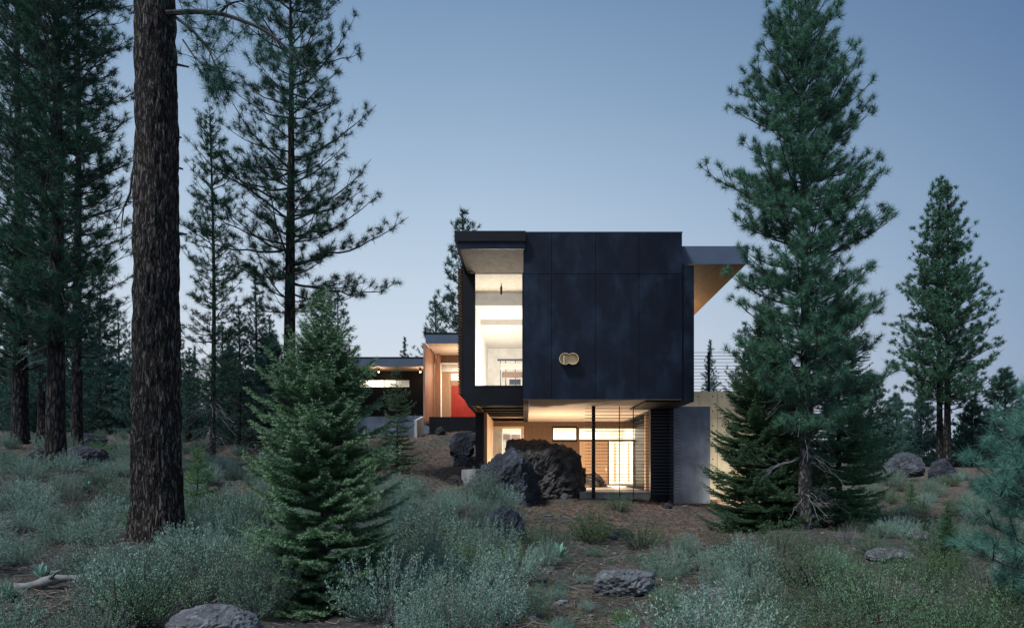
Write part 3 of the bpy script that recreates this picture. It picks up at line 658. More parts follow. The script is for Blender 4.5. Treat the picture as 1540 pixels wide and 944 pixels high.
rock('boulder', 'big dark blue lava boulder with a slanted ridged face, in front of the house', 748, 768, 138, 101, Y=18.4, depth=0.9, seed=3, sink=0.16, cuts=[(-0.75,-0.35,0.72,0.50), (0.95,-0.25,0.12,0.62), (-0.2,-0.9,0.25,0.7), (0.75,0,0.65,0.78), (-0.3,0,1,0.86)], sub=6, rough=0.13)
rock('boulder', 'largest blocky brown black boulder standing under the steel volume', 811, 750, 150, 97, Y=20.4, depth=0.85, seed=8, sink=0.16, mat='rock_brown', cuts=[(-0.1,-0.25,1,0.66), (1,-0.1,0.05,0.80), (0.1,-1,0.0,0.75), (-1,0,0.35,0.72)], sub=6, rough=0.15)
rock('boulder', 'rounded brown boulder half hidden behind the slat screen on the terrace', 893, 736, 44, 27, Y=24.5, seed=5, mat='rock_brown', cuts=[(0.8,0,0.8,0.7)])
rock('boulder', 'upper dark boulder on the straw slope beside the steel pier', 694, 684, 38, 36, Y=25.0, seed=12)
rock('boulder', 'lower dark boulder on the straw slope beside the steel pier', 697, 704, 36, 20, Y=24.0, seed=14)
rock('rock', 'small dark rock on the straw slope under the retaining wall', 662, 652, 16, 11, Y=29.5, seed=15, cat='rock')
rock('boulder', 'dark angular rock against the retaining wall above the two slope boulders', 706, 664, 26, 17, Y=28.5, seed=13)
rock('rock', 'small brown rock on the slope left of the pale plinth', 684, 728, 24, 14, Y=20.5, seed=19, mat='rock_brown', cat='rock')
rock('rock', 'flat pale stone on the slope left of the big blue boulder', 655, 745, 52, 14, Y=17.0, seed=16, mat='rock_grey', cat='rock')
rock('rock', 'knobbly grey lava rock among the sage below the blue boulder', 760, 822, 70, 62, seed=17, cat='rock', rough=0.22, freq=2.4, mat='rock')
rock('rock', 'dark oval rock between green shrubs in front of the terrace', 934, 812, 40, 17, seed=18, cat='rock')
rock('rock', 'flat layered grey rock in the open ground at the centre foreground', 942, 896, 100, 38, seed=21, mat='rock_grey', cat='rock', cuts=[(0,0,1,0.5), (-0.3,-0.8,-0.3,0.7)], rough=0.16)
rock('rock', 'broad pale rock cut by the bottom edge at the left', 310, 962, 140, 48, seed=22, mat='rock_grey', cat='rock')
rock('rock', 'small stone lying at the foot of the largest boulder', 849, 750, 14, 9, Y=19.4, seed=23, mat='rock_grey', cat='rock')
rock('boulder', 'long dark lava outcrop beside the second trunk at left', 118, 700, 70, 32, Y=16.5, seed=24)
rock('boulder', 'low dark boulder left of the second trunk', 52, 698, 50, 26, Y=17, seed=25)
rock('boulder', 'grey rock pile farther back in the left wood', 120, 672, 60, 24, Y=24, seed=26, mat='rock_mid')
rock('boulder', 'wide grey boulder left of the twin pine trunks', 1366, 714, 66, 36, Y=30, seed=27, mat='rock_mid')
rock('boulder', 'round dark boulder right of the twin pine trunks', 1424, 722, 52, 34, Y=29, seed=28)
rock('boulder', 'small grey boulder behind the tall right pine', 1300, 706, 34, 22, Y=31, seed=29, mat='rock_mid')
rock('rock', 'pale flat rock on the right slope above the dark bush', 1385, 812, 40, 17, seed=30, mat='rock_grey', cat='rock')
rock('rock', 'jagged grey rock on the right slope near the low twiggy brush', 1345, 845, 70, 22, seed=31, mat='rock_grey', cat='rock', rough=0.2)
rock('rock', 'brown rock half buried in sage right of the flat layered rock', 1035, 860, 34, 22, seed=32, mat='rock_brown', cat='rock')
rock('rock', 'pale rock at the bottom right among the sage', 1085, 900, 60, 14, seed=33, mat='rock_grey', cat='rock')
rock('boulder', 'grey boulder glimpsed between the mid pine and the front fir', 382, 660, 60, 22, Y=27, seed=34, mat='rock_grey')
rock('rock', 'small dark stone on the bare soil before the concrete wall', 1004, 766, 16, 8, seed=35, cat='rock')
rock('rock', 'small white stone on the gravel left of the flat rock', 829, 858, 12, 6, seed=36, mat='rock_grey', cat='rock')
# loose stones as ground cover
rs = np.random.default_rng(5); mb = MB()
import bmesh
bm = bmesh.new(); bmesh.ops.create_icosphere(bm, subdivisions=1, radius=1)
iv = np.array([v.co[:] for v in bm.verts]); ifc = np.array([[v.index for v in f.verts] for f in bm.faces]); bm.free()
for k in range(1600):
    y = 5+ (rs.random()**1.5)*16; x = (rs.uniform(-100, 1640)-CX)/F*y
    s = rs.uniform(0.008, 0.04)*rs.uniform(0.5, 1.8)
    if 650 < CX+x/y*F < 1100 or rs.random() < 0.3:
        q = iv*(1+rs.normal(size=(12,1))*0.15)*np.array([s*rs.uniform(1,1.8), s*rs.uniform(0.8,1.4), s*0.6]) + np.array([x, y, ground(x, y)+s*0.2])
        mb.add(q, ifc)
tag(mb.build('gravel', M['rock_grey']), 'scattered small stones on the forest floor', kind='stuff')

# ------------------------------------------------------------------ trees
def unit(v): return v/(np.linalg.norm(v, axis=-1, keepdims=True)+1e-9)
def trunk_tube(mb, H, r0, r1, rng, mi=0, sides=14, seg=None, wob=0.06, flare=0.35):
    n = seg or max(10, int(H/0.5)); t = np.linspace(0, 1, n)
    ph = rng.uniform(0, 6.28, 2)
    x = wob*np.sin(t*5+ph[0])*t; y = wob*np.sin(t*4+ph[1])*t
    pts = np.stack([x, y, t*H-0.25], 1)
    rad = r0+(r1-r0)*t**0.9; rad = rad*(1+flare*np.exp(-t*H/0.35))
    mb.tube(pts, rad, sides, mi); return pts
def at_h(pts, h):
    return np.array([np.interp(h, pts[:,2], pts[:,0]), np.interp(h, pts[:,2], pts[:,1]), h])

def pine_meshes(name, H, cb, prof, r0, seed, K=26, nl=0.17, nw=0.006, dens=1.0, mat='pine', bark='bark', step=0.30, dead=None, sec_step=0.22, e0=(5,35), upt=0.35, extra=(), cut=None, trunk_r1=None, sides=14, fill=0.55):
    """prof: [(height, radius)...]. returns (trunk mesh, crown mesh)"""
    rng = np.random.default_rng(seed)
    tm = MB(); pts = trunk_tube(tm, H, r0, trunk_r1 or 0.02, rng, 0, sides)
    hs = [p[0] for p in prof]; rr = [p[1] for p in prof]
    cm = MB(); tp = []; td = []
    limbs = []
    h = cb
    while h < H-0.15:
        n = max(2, int(round(4.5*dens*rng.uniform(0.7, 1.3))))
        a0 = rng.uniform(0, 6.28)
        for i in range(n):
            Lr = np.interp(h, hs, rr)*rng.choice([rng.uniform(0.45,0.8), rng.uniform(0.8,1.08)], p=[0.45,0.55])
            f = (h-cb)/(H-cb+1e-6)
            e = R(rng.uniform(*e0) + 32*max(0, f-0.35)) - R(14)*max(0, 0.35-f)
            limbs.append((h+rng.uniform(-.12,.12), a0+i*6.283/n+rng.uniform(-.35,.35), Lr, e))
        h += step*rng.uniform(0.6, 1.4)
    for ex in extra: limbs.append(ex)
    for (h, a, Lr, e) in limbs:
        if Lr < 0.05: continue
        st = at_h(pts, min(h, H-0.05)); m = max(5, int(Lr/0.25)); t = np.linspace(0, 1, m)
        dh = np.array([math.cos(a), math.sin(a), 0]); side = np.array([-math.sin(a), math.cos(a), 0])
        bend = rng.normal()*0.12
        ce = math.cos(e); wz = np.cumsum(rng.normal(size=m))*0.018; bend += rng.normal()*0.1
        P = st + Lr*(t[:,None]*dh*ce + (bend*t**2)[:,None]*side + (math.sin(e)*t + upt*(t**2.5)*0.30 - 0.07*np.sin(t*3.14) + wz)[:,None]*np.array([0,0,1]))
        rad = max(0.005, min(0.010+0.010*Lr, r0*0.25))*(1-t*0.85)
        tm.tube(P, rad, 5, 1, cap=False)
        T = unit(np.gradient(P, axis=0))
        # secondary shoots
        s = max(0.18*Lr, 0.08)
        k = 0
        while s <= Lr:
            u = s/Lr; q = np.array([np.interp(u, t, P[:,c]) for c in range(3)]); tt = unit(np.array([np.interp(u, t, T[:,c]) for c in range(3)]))
            ls = min((0.14+0.45*(Lr-s)*rng.uniform(0.6,1.1)), 0.9*rng.uniform(0.6,1)); k += 1
            if s + sec_step > Lr: ls = 0.04; d = tt
            else:
                d = unit(tt*0.75 + side*(1 if k % 2 else -1)*rng.uniform(0.5,1.0) + np.array([0,0,1])*rng.uniform(-0.05,0.45))
            mm = 3; w = np.linspace(0, 1, mm)
            Q = q + ls*(w[:,None]*d + (w**2*0.22)[:,None]*np.array([0,0,1]))
            if ls > 0.06: cm.tube(Q, [0.008, 0.006, 0.004], 3, 1, cap=False)
            nt_ = max(1, int(ls/(nl*0.85)))
            for x in range(nt_):
                w_ = 1 - x*(nl*0.85)/max(ls,0.05); w_ = max(w_, 0.1)
                b = np.array([np.interp(w_, w, Q[:,c]) for c in range(3)])
                dd = unit(d + rng.normal(size=3)*0.35 + np.array([0,0,0.35]))
                if x: b = b + unit(rng.normal(size=3)+np.array([0,0,.5]))*nl*0.3
                tp.append(b); td.append(dd)
                if rng.random() < fill: tp.append(b+unit(rng.normal(size=3))*nl*0.45); td.append(unit(dd+rng.normal(size=3)*0.7))
            s += sec_step*rng.uniform(0.7,1.3)
    # leader
    for z in np.arange(H-0.9 if H > 3 else H*0.8, H-0.2, nl*0.7):
        tp.append(at_h(pts, z)); td.append(np.array([rng.normal()*0.5, rng.normal()*0.5, 1.0]))
    tp = np.array(tp); td = unit(np.array(td)); n = len(tp)
    D = np.repeat(td, K, 0); B = np.repeat(tp, K, 0)
    nd = unit(D*0.62 + rng.normal(size=D.shape)*0.62)
    B = B - D*rng.uniform(-0.1*nl, nl*0.5, size=(len(D),1))
    cm.needles(B, nd, nl*rng.uniform(0.7,1.1,len(D)), nw, 0, rng)
    if dead:
        z0, z1, ln, cnt = dead
        for i in range(cnt):
            h = rng.uniform(z0, z1); a = rng.uniform(0, 6.283); Lr = ln*rng.uniform(0.4,1.0); st = at_h(pts, h)
            t = np.linspace(0, 1, 7); dh = np.array([math.cos(a), math.sin(a), 0])
            wv = np.cumsum(rng.normal(size=(7,3))*0.03*Lr, 0)
            P = st + Lr*(t[:,None]*dh*0.9) + wv + (-Lr*0.55*t**1.8)[:,None]*np.array([0,0,1])
            tm.tube(P, 0.007*(1-0.8*t)+0.002, 4, 2, cap=False)
            for x in range(5):
                b = P[rng.integers(2,6)]; d = unit(dh + rng.normal(size=3)*0.6 + np.array([0,0,-0.5])); l2 = Lr*rng.uniform(0.15,0.4)
                tw_ = np.linspace(0,1,4)
                tm.tube(b + l2*(tw_[:,None]*d) + np.cumsum(rng.normal(size=(4,3))*0.02, 0), [0.0045,0.0038,0.003,0.0015], 3, 2, cap=False)
    return tm.mesh(name+'_trunk', [M[bark], M['twig'], M['pale_twig']], True), cm.mesh(name+'_crown', [M[mat], M['twig']])

def place_tree(name, meshes, loc, label, cat='pine tree', group=None, rz=0.0, s=1.0):
    r = empty(name, loc, rz); r.scale = (s, s, s)
    for nm, me in zip(('trunk', 'crown'), meshes):
        o = bpy.data.objects.new(nm, me); col.objects.link(o); o.parent = r
    tag(r, label, cat, group); return r
def pxprof(Y, base_py, rows):
    """rows of (photo height, half width) -> (height above base, radius in metres)"""
    return sorted([((base_py-p)/F*Y, w/F*Y) for p, w in rows])
def pine(name, label, px, pyb, Y, top, cbase, rows, d_px, seed, cat='pine tree', group=None, **kw):
    H = (pyb-top)/F*Y; cb = (pyb-cbase)/F*Y
    ms = pine_meshes(name, H, cb, pxprof(Y, pyb, rows), d_px/2/F*Y, seed, **kw)
    return place_tree(name, ms, W(px, pyb, Y), label, cat, group)

# tall right pine
pine('pine_tree', 'tall pine right of the house with grey bare twigs low on its trunk', 1210, 797, 14, -12, 650,
     [(-12,15),(20,42),(60,78),(110,100),(200,112),(300,130),(400,114),(480,116),(560,125),(620,110),(650,90)], 21, 11, K=70, nl=0.165, nw=0.0062, dens=1.2, step=0.25, mat='pine', bark='bark_grey',
     dead=(0.6,4.2,1.1,60), sec_step=0.19, fill=0.95, extra=[(7.2,0.25,2.1,R(58)),(5.6,0.1,2.2,R(22)),(6.6,3.2,2.2,R(12)),(5.2,2.6,1.5,R(-2)),(8.3,3.3,1.5,R(20)),(6.2,0.0,1.9,R(38)),(4.4,0.2,2.0,R(5)),(4.8,3.6,1.2,R(4)),(3.3,0.1,1.9,R(10)),(2.9,-0.2,1.8,R(2)),(3.8,0.3,2.0,R(18))])
# mid-left pine
pine('pine_tree', 'tall dark pine with a long bare trunk behind the large front fir', 436, 690, 19, -70, 470,
     [(-70,50),(0,85),(60,105),(120,112),(200,110),(280,135),(350,150),(400,160),(440,130),(475,80)], 23, 21, K=60, nl=0.22, nw=0.0075, dens=1.0, step=0.40, mat='pine_dark', sec_step=0.27,
     extra=[(5.4,0.0,3.3,R(14)),(4.9,0.15,3.0,R(-4)),(6.6,-0.1,2.6,R(28)),(8.3,0.0,2.7,R(30)),(10.4,0.1,2.4,R(42)),(4.6,-0.1,2.2,R(-8)),(8.0,3.2,2.2,R(12))])
# slim pine
pine('pine_tree', 'slim pointed pine with pale bare lower trunk behind the huge trunk', 320, 712, 21, 162, 600,
     [(162,8),(200,26),(260,44),(330,48),(400,52),(480,56),(560,52),(600,48)], 9, 31, K=38, nl=0.17, nw=0.009, dens=1.1, step=0.32, mat='pine', bark='bark_grey', dead=(0.4,2.6,1.3,34), sec_step=0.24)
# left group
pine('pine_tree', 'tall dense pine with a leaning dark trunk at the left', 84, 706, 15, -200, 520,
     [(-200,90),(-60,130),(40,128),(120,120),(220,118),(320,122),(420,118),(520,105)], 29, 41, K=55, nl=0.19, nw=0.0072, dens=1.3, step=0.32, mat='pine_dark', sec_step=0.24, dead=(2.4,4.2,1.0,14), sides=18)
pine('pine_tree', 'slender pine trunk standing just behind the dense left pine', 116, 690, 19, -80, 560,
     [(-80,50),(60,80),(200,92),(350,102),(480,100),(560,85)], 17, 43, K=40, nl=0.18, nw=0.009, dens=1.0, step=0.48, mat='pine_dark', sec_step=0.28)
pine('pine_tree', 'dark pine at the far left edge with dense low crown', 30, 668, 20, -90, 560,
     [(-90,60),(60,95),(200,110),(350,120),(470,120),(560,95)], 24, 44, K=40, nl=0.19, nw=0.010, dens=1.1, step=0.44, mat='pine_dark', sec_step=0.28)
pine('pine_tree', 'thin dark pine between the two nearest left trunks', 66, 660, 24, 40, 600,
     [(40,30),(150,70),(300,95),(450,110),(520,100),(600,80)], 17, 45, K=34, nl=0.19, nw=0.012, dens=1.0, step=0.5, mat='pine_dark', sec_step=0.32)

# huge foreground trunk
def big_tree():
    Y = 9.5; base = W(236, 808, Y); rng = np.random.default_rng(7)
    H = 9.6; n = 330; sd = 120
    z = np.linspace(-0.3, H, n); a = np.arange(sd)*2*math.pi/sd
    rad = np.interp(z, [-0.3, 0, 0.45, 1.5, 7.5, H], [0.47, 0.375, 0.318, 0.290, 0.232, 0.20])
    V = np.zeros((n, sd, 3))
    for i in range(n):
        for j in range(sd):
            c, s = math.cos(a[j]), math.sin(a[j]); p = Vector((c*rad[i]*11, s*rad[i]*11, z[i]*1.5))
            w = p + Vector((noise.noise(p*0.6), noise.noise(p*0.6+Vector((9,0,0))), 0))*0.7
            d, _ = noise.voronoi(w*1.35)
            e = d[1]-d[0]
            r = rad[i] + 0.028*min(e*2.2, 1) + 0.010*noise.noise(p*1.5) + 0.006*noise.noise(p*5) + 0.03*noise.noise(Vector((c,s,z[i]*0.25)))
            V[i,j] = (c*r + 0.03*math.sin(z[i]*0.4) - 0.05*max(0, z[i])/7.5, s*r, z[i])
    tm = MB(); i_ = np.arange(n-1)[:,None]*sd; j_ = np.arange(sd)[None,:]; k_ = (j_+1) % sd
    tm.add(V.reshape(-1,3), np.stack([i_+j_, i_+k_, i_+sd+k_, i_+sd+j_], -1).reshape(-1,4))
    root = empty('pine_tree', base)
    tm.build('trunk', M['bark_big'], root, smooth=True)
    def zz(py): return (808-py)/F*Y
    # stubs
    for (py, ang, ln) in ((96,0.15,0.42),(206,0.0,0.34),(249,0.3,0.33),(350,0.1,0.40),(500,2.9,0.33)):
        MB().tube([(0.2*math.cos(ang),0.2*math.sin(ang),zz(py)+0.02),(ln*math.cos(ang),ln*math.sin(ang),zz(py)-0.01)],[0.02,0.012],6).build('branch_stub', M['twig'], root)
    # living branches with tufts
    bm_ = MB(); tp = []; td = []
    def br(P, r0):
        P = np.array(P, float); m = len(P); t = np.linspace(0, m-1, m*4); Q = np.stack([np.interp(t, range(m), P[:,c]) for c in range(3)], 1)
        for _ in range(2): Q[1:-1] = (Q[:-2]+Q[1:-1]*2+Q[2:])/4
        bm_.tube(Q, np.linspace(r0, r0*0.25, len(Q)), 6, 1); return Q
    def tuft_twigs(Q, cnt, ln, lo=0.3):
        for _ in range(cnt):
            q = Q[int(rng.uniform(lo,1)*(len(Q)-1))]; d = unit(np.array([rng.normal(0.2,0.6), rng.normal(0,0.6), rng.normal(-0.35,0.5)]))
            l2 = ln*rng.uniform(0.4,1.2); w = np.linspace(0,1,4)
            T = q + l2*w[:,None]*d + (0.12*l2*w**2)[:,None]*np.array([0,0,-1]); bm_.tube(T, [0.006,0.005,0.004,0.003], 4, 1)
            tp.append(T[-1]); td.append(d)
            if rng.random() < 0.5: tp.append(T[2]+rng.normal(size=3)*0.06); td.append(unit(d+rng.normal(size=3)*0.5))
    def pt(px, py, dy): Yq = Y+dy; w = W(px, py, Yq); return w-base
    q1 = br([pt(250,20,-0.1), pt(300,17,-0.4), pt(340,22,-0.6), pt(400,45,-0.8), pt(440,80,-0.9), pt(480,125,-1.0)], 0.036); tuft_twigs(q1, 30, 0.42, 0.12)
    q2 = br([pt(258,22,-0.1), pt(290,45,-0.3), pt(315,75,-0.4), pt(328,110,-0.5), pt(335,140,-0.5)], 0.022); tuft_twigs(q2, 26, 0.26, 0.25)
    q3 = br([pt(330,20,-0.5), pt(345,5,-0.6), pt(380,-2,-0.7)], 0.02); tuft_twigs(q3, 8, 0.3)
    q4 = br([pt(262,8,0), pt(225,-10,0.2), pt(262,-5,-0.2), pt(280,10,-0.4)], 0.02); tuft_twigs(q4, 6, 0.3)
    q6 = br([pt(275,60,-0.2), pt(295,90,-0.3), pt(318,105,-0.4), pt(325,130,-0.4)], 0.012); tuft_twigs(q6, 16, 0.22, 0.3)
    tp = np.array(tp); td = np.array(td); K = 55
    D = np.repeat(td, K, 0); B = np.repeat(tp, K, 0)
    nd = unit(D*0.35+rng.normal(size=D.shape)*0.6); bm_.needles(B-D*rng.uniform(0,0.05,(len(D),1)), nd, 0.17*rng.uniform(0.85,1.1,len(D)), 0.0045, 0, rng)
    bm_.build('crown', [M['pine_dark'], M['dark_twig']], root)
    # bare hanging branch on the left side
    hb_ = MB(); w = np.array([pt(206,235,0), pt(199,262,-0.1), pt(196,290,-0.1), pt(186,312,-0.1), pt(182,345,-0.1)]); hb_.tube(w, [0.022,0.018,0.014,0.01,0.005], 6)
    hb_.tube([pt(187,310,-0.1), pt(176,330,-0.1), pt(174,352,-0.1)], [0.008,0.006,0.003], 5); hb_.build('dead_branch', M['twig'], root)
    tag(root, 'huge reddish brown pine trunk in the left foreground with one long branch', 'pine tree')
big_tree()

# ---- firs
def fir_meshes(name, H, Rb, seed, step=0.13, nb=7, bl=0.035, nn=22, nlen=0.028, nw=0.0055, mat='fir', tip='fir_tip', prof=None, low=0.12, tipf=0.3, trunk_r=None, droop=0.12, bark='bark_grey', sub=True, dead=None, lbcap=0.30):
    rng = np.random.default_rng(seed); tm = MB(); pts = trunk_tube(tm, H, trunk_r or H*0.016, 0.006, rng, 0, 10, wob=0.02, flare=0.2)
    cm = MB(); SB = []; SD = []; SL = []; ST = []
    h = low
    while h < H-0.04:
        f = h/H; n = max(3, int(nb*(0.7+0.5*rng.random())*(1-0.4*f)))
        a0 = rng.uniform(0, 6.28)
        for i in range(n):
            Rr = (np.interp(f, [p[0] for p in prof], [p[1] for p in prof]) if prof else (1-f)**0.85)*Rb*rng.choice([rng.uniform(0.55,0.85), rng.uniform(0.85,1.1)])
            if Rr < 0.04: continue
            a = a0+i*6.283/n+rng.uniform(-.4,.4); dh = np.array([math.cos(a), math.sin(a), 0]); side = np.array([-math.sin(a), math.cos(a), 0])
            e = R(8+45*f**2+rng.uniform(-6,6)) ; m = 8; t = np.linspace(0,1,m)
            P = at_h(pts, h+rng.uniform(-.04,.04)) + Rr*(t[:,None]*dh*math.cos(e) + (math.sin(e)*t - droop*np.sin(t*2.6) + 0.10*t**3)[:,None]*np.array([0,0,1]))
            tm.tube(P, (0.004+0.006*Rr)*(1-0.8*t), 4, 1, cap=False)
            s = 0.10*Rr
            k = 0
            while s < Rr:
                u = s/Rr; q = np.array([np.interp(u, t, P[:,c]) for c in range(3)]); k += 1
                lb = min(0.05+0.40*(Rr-s), lbcap)*rng.uniform(0.7,1.15)
                for sg in (-1, 1):
                    d = unit(dh*0.75+side*sg*0.85+np.array([0,0,rng.uniform(-0.05,0.28)]))
                    SB.append(q); SD.append(d); SL.append(lb); ST.append(u > 0.6)
                    if sub and lb > 0.13:
                        for g_ in (0.4, 0.68):
                            d2 = unit(d*0.8+dh*0.5+np.array([0,0,rng.uniform(-.05,.3)])); SB.append(q+d*lb*g_); SD.append(d2); SL.append(lb*0.45); ST.append(u > 0.5)
                            d2 = unit(d*0.8+side*sg*0.6-dh*0.2+np.array([0,0,rng.uniform(-.05,.3)])); SB.append(q+d*lb*g_); SD.append(d2); SL.append(lb*0.4); ST.append(u > 0.5)
                s += bl*rng.uniform(0.8,1.3)*(1 if Rr > 0.3 else 0.8)
            SB.append(P[-2]); SD.append(unit(P[-1]-P[-2])); SL.append(0.09); ST.append(True)
        h += step*rng.uniform(0.7,1.3)*(1-0.25*f)
    for z in np.arange(H*0.9, H, 0.03): SB.append(at_h(pts, z)); SD.append(np.array([0,0,1.0])); SL.append(0.04); ST.append(False)
    SB = np.array(SB); SD = np.array(SD); SL = np.array(SL); ST = np.array(ST)
    cnt = np.maximum(6, (nn*SL/0.14).astype(int)); idx = np.repeat(np.arange(len(SB)), cnt)
    u = rng.uniform(0, 1, len(idx)); d = SD[idx]
    B = SB[idx]+d*(SL[idx]*u)[:,None]
    nd = unit(d*0.55+rng.normal(size=d.shape)*np.array([0.6,0.6,0.45])+np.array([0,0,0.38]))
    istip = ST[idx] & (u > 1-tipf) & (rng.random(len(idx)) < 0.75)
    for sel, mi in ((~istip, 0), (istip, 1)):
        if sel.any(): cm.needles(B[sel], nd[sel], nlen*rng.uniform(0.75,1.2,sel.sum()), nw, mi, rng)
    if dead:
        for i in range(dead):
            h = rng.uniform(0.08, 0.30)*H; a = rng.uniform(0,6.28); l_ = Rb*rng.uniform(0.4,0.9); t = np.linspace(0,1,6)
            P = at_h(pts, h)+l_*t[:,None]*np.array([math.cos(a),math.sin(a),-0.15])+np.cumsum(rng.normal(size=(6,3))*0.015,0); tm.tube(P, 0.006*(1-0.7*t), 3, 2, cap=False)
    return tm.mesh(name+'_trunk', [M[bark], M['twig'], M['deadwood']], True), cm.mesh(name+'_crown', [M[mat], M[tip]])

PF = [(0,0.80),(0.10,0.95),(0.26,1.0),(0.47,0.98),(0.63,0.82),(0.75,0.58),(0.83,0.38),(0.915,0.20),(1,0.02)]
Yf = 7.3; ms = fir_meshes('front_fir', (930-438)/F*Yf, 126/F*Yf, 3, step=0.125, nb=12, bl=0.032, nn=44, nlen=0.034, nw=0.0050, droop=0.05, tipf=0.38, lbcap=0.19, prof=PF, dead=20, trunk_r=0.06)
place_tree('fir_tree', ms, W(487, 928, Yf), 'large bushy young fir in the centre left foreground', 'fir tree')
ms = fir_meshes('small_fir', (712-549)/F*16.5, 42/F*16.5, 5, step=0.13, nb=6, bl=0.06, nn=14, nlen=0.035, nw=0.009, prof=[(0,.9),(0.3,1),(0.6,0.62),(0.85,0.25),(1,0.02)])
place_tree('fir_tree', ms, W(597, 712, 16.5), 'small open fir on the slope in front of the rear wing', 'fir tree')
# dark fir left of the right pine
ms = fir_meshes('dark_fir', (834-455)/F*15.0, 108/F*15.0, 9, step=0.12, nb=11, bl=0.055, nn=30, nlen=0.040, nw=0.009, mat='fir', tip='fir_mid', prof=[(0,0.75),(0.12,1.0),(0.35,0.85),(0.6,0.62),(0.8,0.36),(0.93,0.14),(1,0.02)], trunk_r=0.08)
place_tree('fir_tree', ms, W(1152, 828, 15.0), 'dark fir left of the tall right pine, hiding the terrace wall', 'fir tree')
ms2 = fir_meshes('fir_b', (800-440)/F*15.5, 105/F*15.5, 19, step=0.14, nb=7, bl=0.06, nn=18, nlen=0.042, nw=0.010, tip='fir_mid', prof=[(0,0.8),(0.12,1.0),(0.35,0.85),(0.6,0.6),(0.8,0.36),(1,0.02)], trunk_r=0.08)
place_tree('fir_tree', ms2, W(1262, 786, 15.6), 'dark fir right of and behind the tall right pine', 'fir tree')
# small greens
ms = fir_meshes('sapling', 1.05, 0.33, 12, step=0.08, nb=7, bl=0.04, nn=26, nlen=0.032, nw=0.006, mat='green', tip='green', prof=[(0,0.9),(0.3,1),(0.7,0.6),(1,0.1)])
c = G(298, 785); sH = (785-676)/F*c[1]/1.05
place_tree('fir_sapling', ms, c, 'small yellow green fir right beside the huge trunk', 'fir sapling', s=sH)
c = G(1370, 772); place_tree('fir_sapling', ms, c, 'small yellow green sapling on the right slope below the boulders', 'fir sapling', s=(772-728)/F*c[1]/1.05, rz=1)
c = G(1425, 850); place_tree('fir_sapling', ms2, c, 'low dark bushy fir below the blue green pine at right', 'fir sapling', s=(850-762)/F*c[1]/5.0)

# right foreground blue-green pine
pine('pine_tree', 'blue green long needled young pine reaching in from the right edge', 1590, 930, 6.6, 600, 905,
     [(600,20),(640,80),(700,120),(760,150),(830,160),(905,130)], 14, 51, K=95, nl=0.15, nw=0.0036, dens=1.3, step=0.17, mat='pine_blue', sec_step=0.13, e0=(5,30))
# twin pine
pine('pine_tree', 'left one of the twin pines on the right', 1413, 694, 34, 266, 600,
     [(266,4),(300,18),(360,34),(300,24),(360,44),(430,62),(500,78),(560,80),(600,66)], 10, 61, K=34, nl=0.22, nw=0.022, dens=1.25, step=0.42, mat='pine', sec_step=0.36)
pine('pine_tree', 'right one of the twin pines on the right, slightly thicker', 1425, 696, 33.4, 268, 610,
     [(268,4),(300,18),(360,38),(430,68),(500,86),(560,92),(610,74)], 11, 62, K=34, nl=0.22, nw=0.022, dens=1.25, step=0.42, mat='pine', sec_step=0.36)

# background trees: three pine and two fir meshes shared by many
BG = [pine_meshes('bg_pine', 11, 0.4, [(0.4,2.6),(4,2.3),(7,1.55),(9.5,0.8),(11,0.1)], 0.17, 71, K=20, nl=0.26, nw=0.03, dens=1.2, step=0.38, mat='far', sec_step=0.40),
      pine_meshes('bg_pine_b', 11, 2.5, [(2.5,1.7),(5,2.2),(8,1.5),(10,0.7),(11,0.1)], 0.18, 72, K=20, nl=0.26, nw=0.03, dens=1.1, step=0.42, mat='far', sec_step=0.40),
      pine_meshes('bg_slim', 11, 0.4, [(0.4,1.9),(3,1.7),(6,1.2),(9,0.6),(11,0.05)], 0.13, 73, K=20, nl=0.22, nw=0.028, dens=1.3, step=0.32, mat='far', sec_step=0.36)]
BG.append(pine_meshes('bg_bushy', 7, 0.15, [(0.15,2.5),(1.5,2.7),(3.5,2.1),(5.5,1.1),(7,0.15)], 0.16, 74, K=26, nl=0.30, nw=0.034, dens=1.4, step=0.34, mat='far', sec_step=0.36))
def bgt(px, pyb, Y, top, k, label, group=None, rz=0.0):
    s = (pyb-top)/F*Y/(7.0 if k == 3 else 11.0)
    return place_tree('pine_tree', BG[k], W(px, pyb, Y), label, 'pine tree', group, rz, s)
bgt(697, 660, 46, 309, 0, 'tall pine rising directly behind the roof canopy', rz=1)
bgt(655, 660, 47, 440, 0, 'shorter pine left of the one behind the roof canopy', rz=2)
bgt(608, 660, 62, 505, 2, 'tiny distant pine above the rear wing roof')
bgt(1067, 690, 48, 509, 2, 'pointed far pine seen through the terrace railing')
bgt(508, 668, 30, 432, 1, 'dark pine above the top of the large front fir', rz=1)
bgt(385, 672, 30, 395, 2, 'narrow pine just left of the tall dark pine trunk', rz=3)
bgt(360, 676, 26, 455, 0, 'low dark pine between the slim pine and the tall dark one', rz=2)
bgt(1512, 714, 34, 552, 3, 'bushy far pine at the right edge', rz=2)
bgt(1348, 712, 40, 590, 3, 'small far pine in the gap left of the twin pines')
bgt(1385, 718, 38, 588, 3, 'broad dark pine behind the wide grey boulder', rz=3)
bgt(1308, 716, 36, 556, 3, 'dark pine just right of the tall right pine', rz=1)
bgt(1462, 718, 35, 598, 3, 'low dark pine right of the twin trunks', rz=5)
bgt(1535, 735, 27, 585, 2, 'slim pine at the right edge in front of the bushy one', rz=5)
bgt(1120, 700, 40, 480, 0, 'pine behind the terrace wall and the dark fir', rz=4)
rg = random.Random(9)
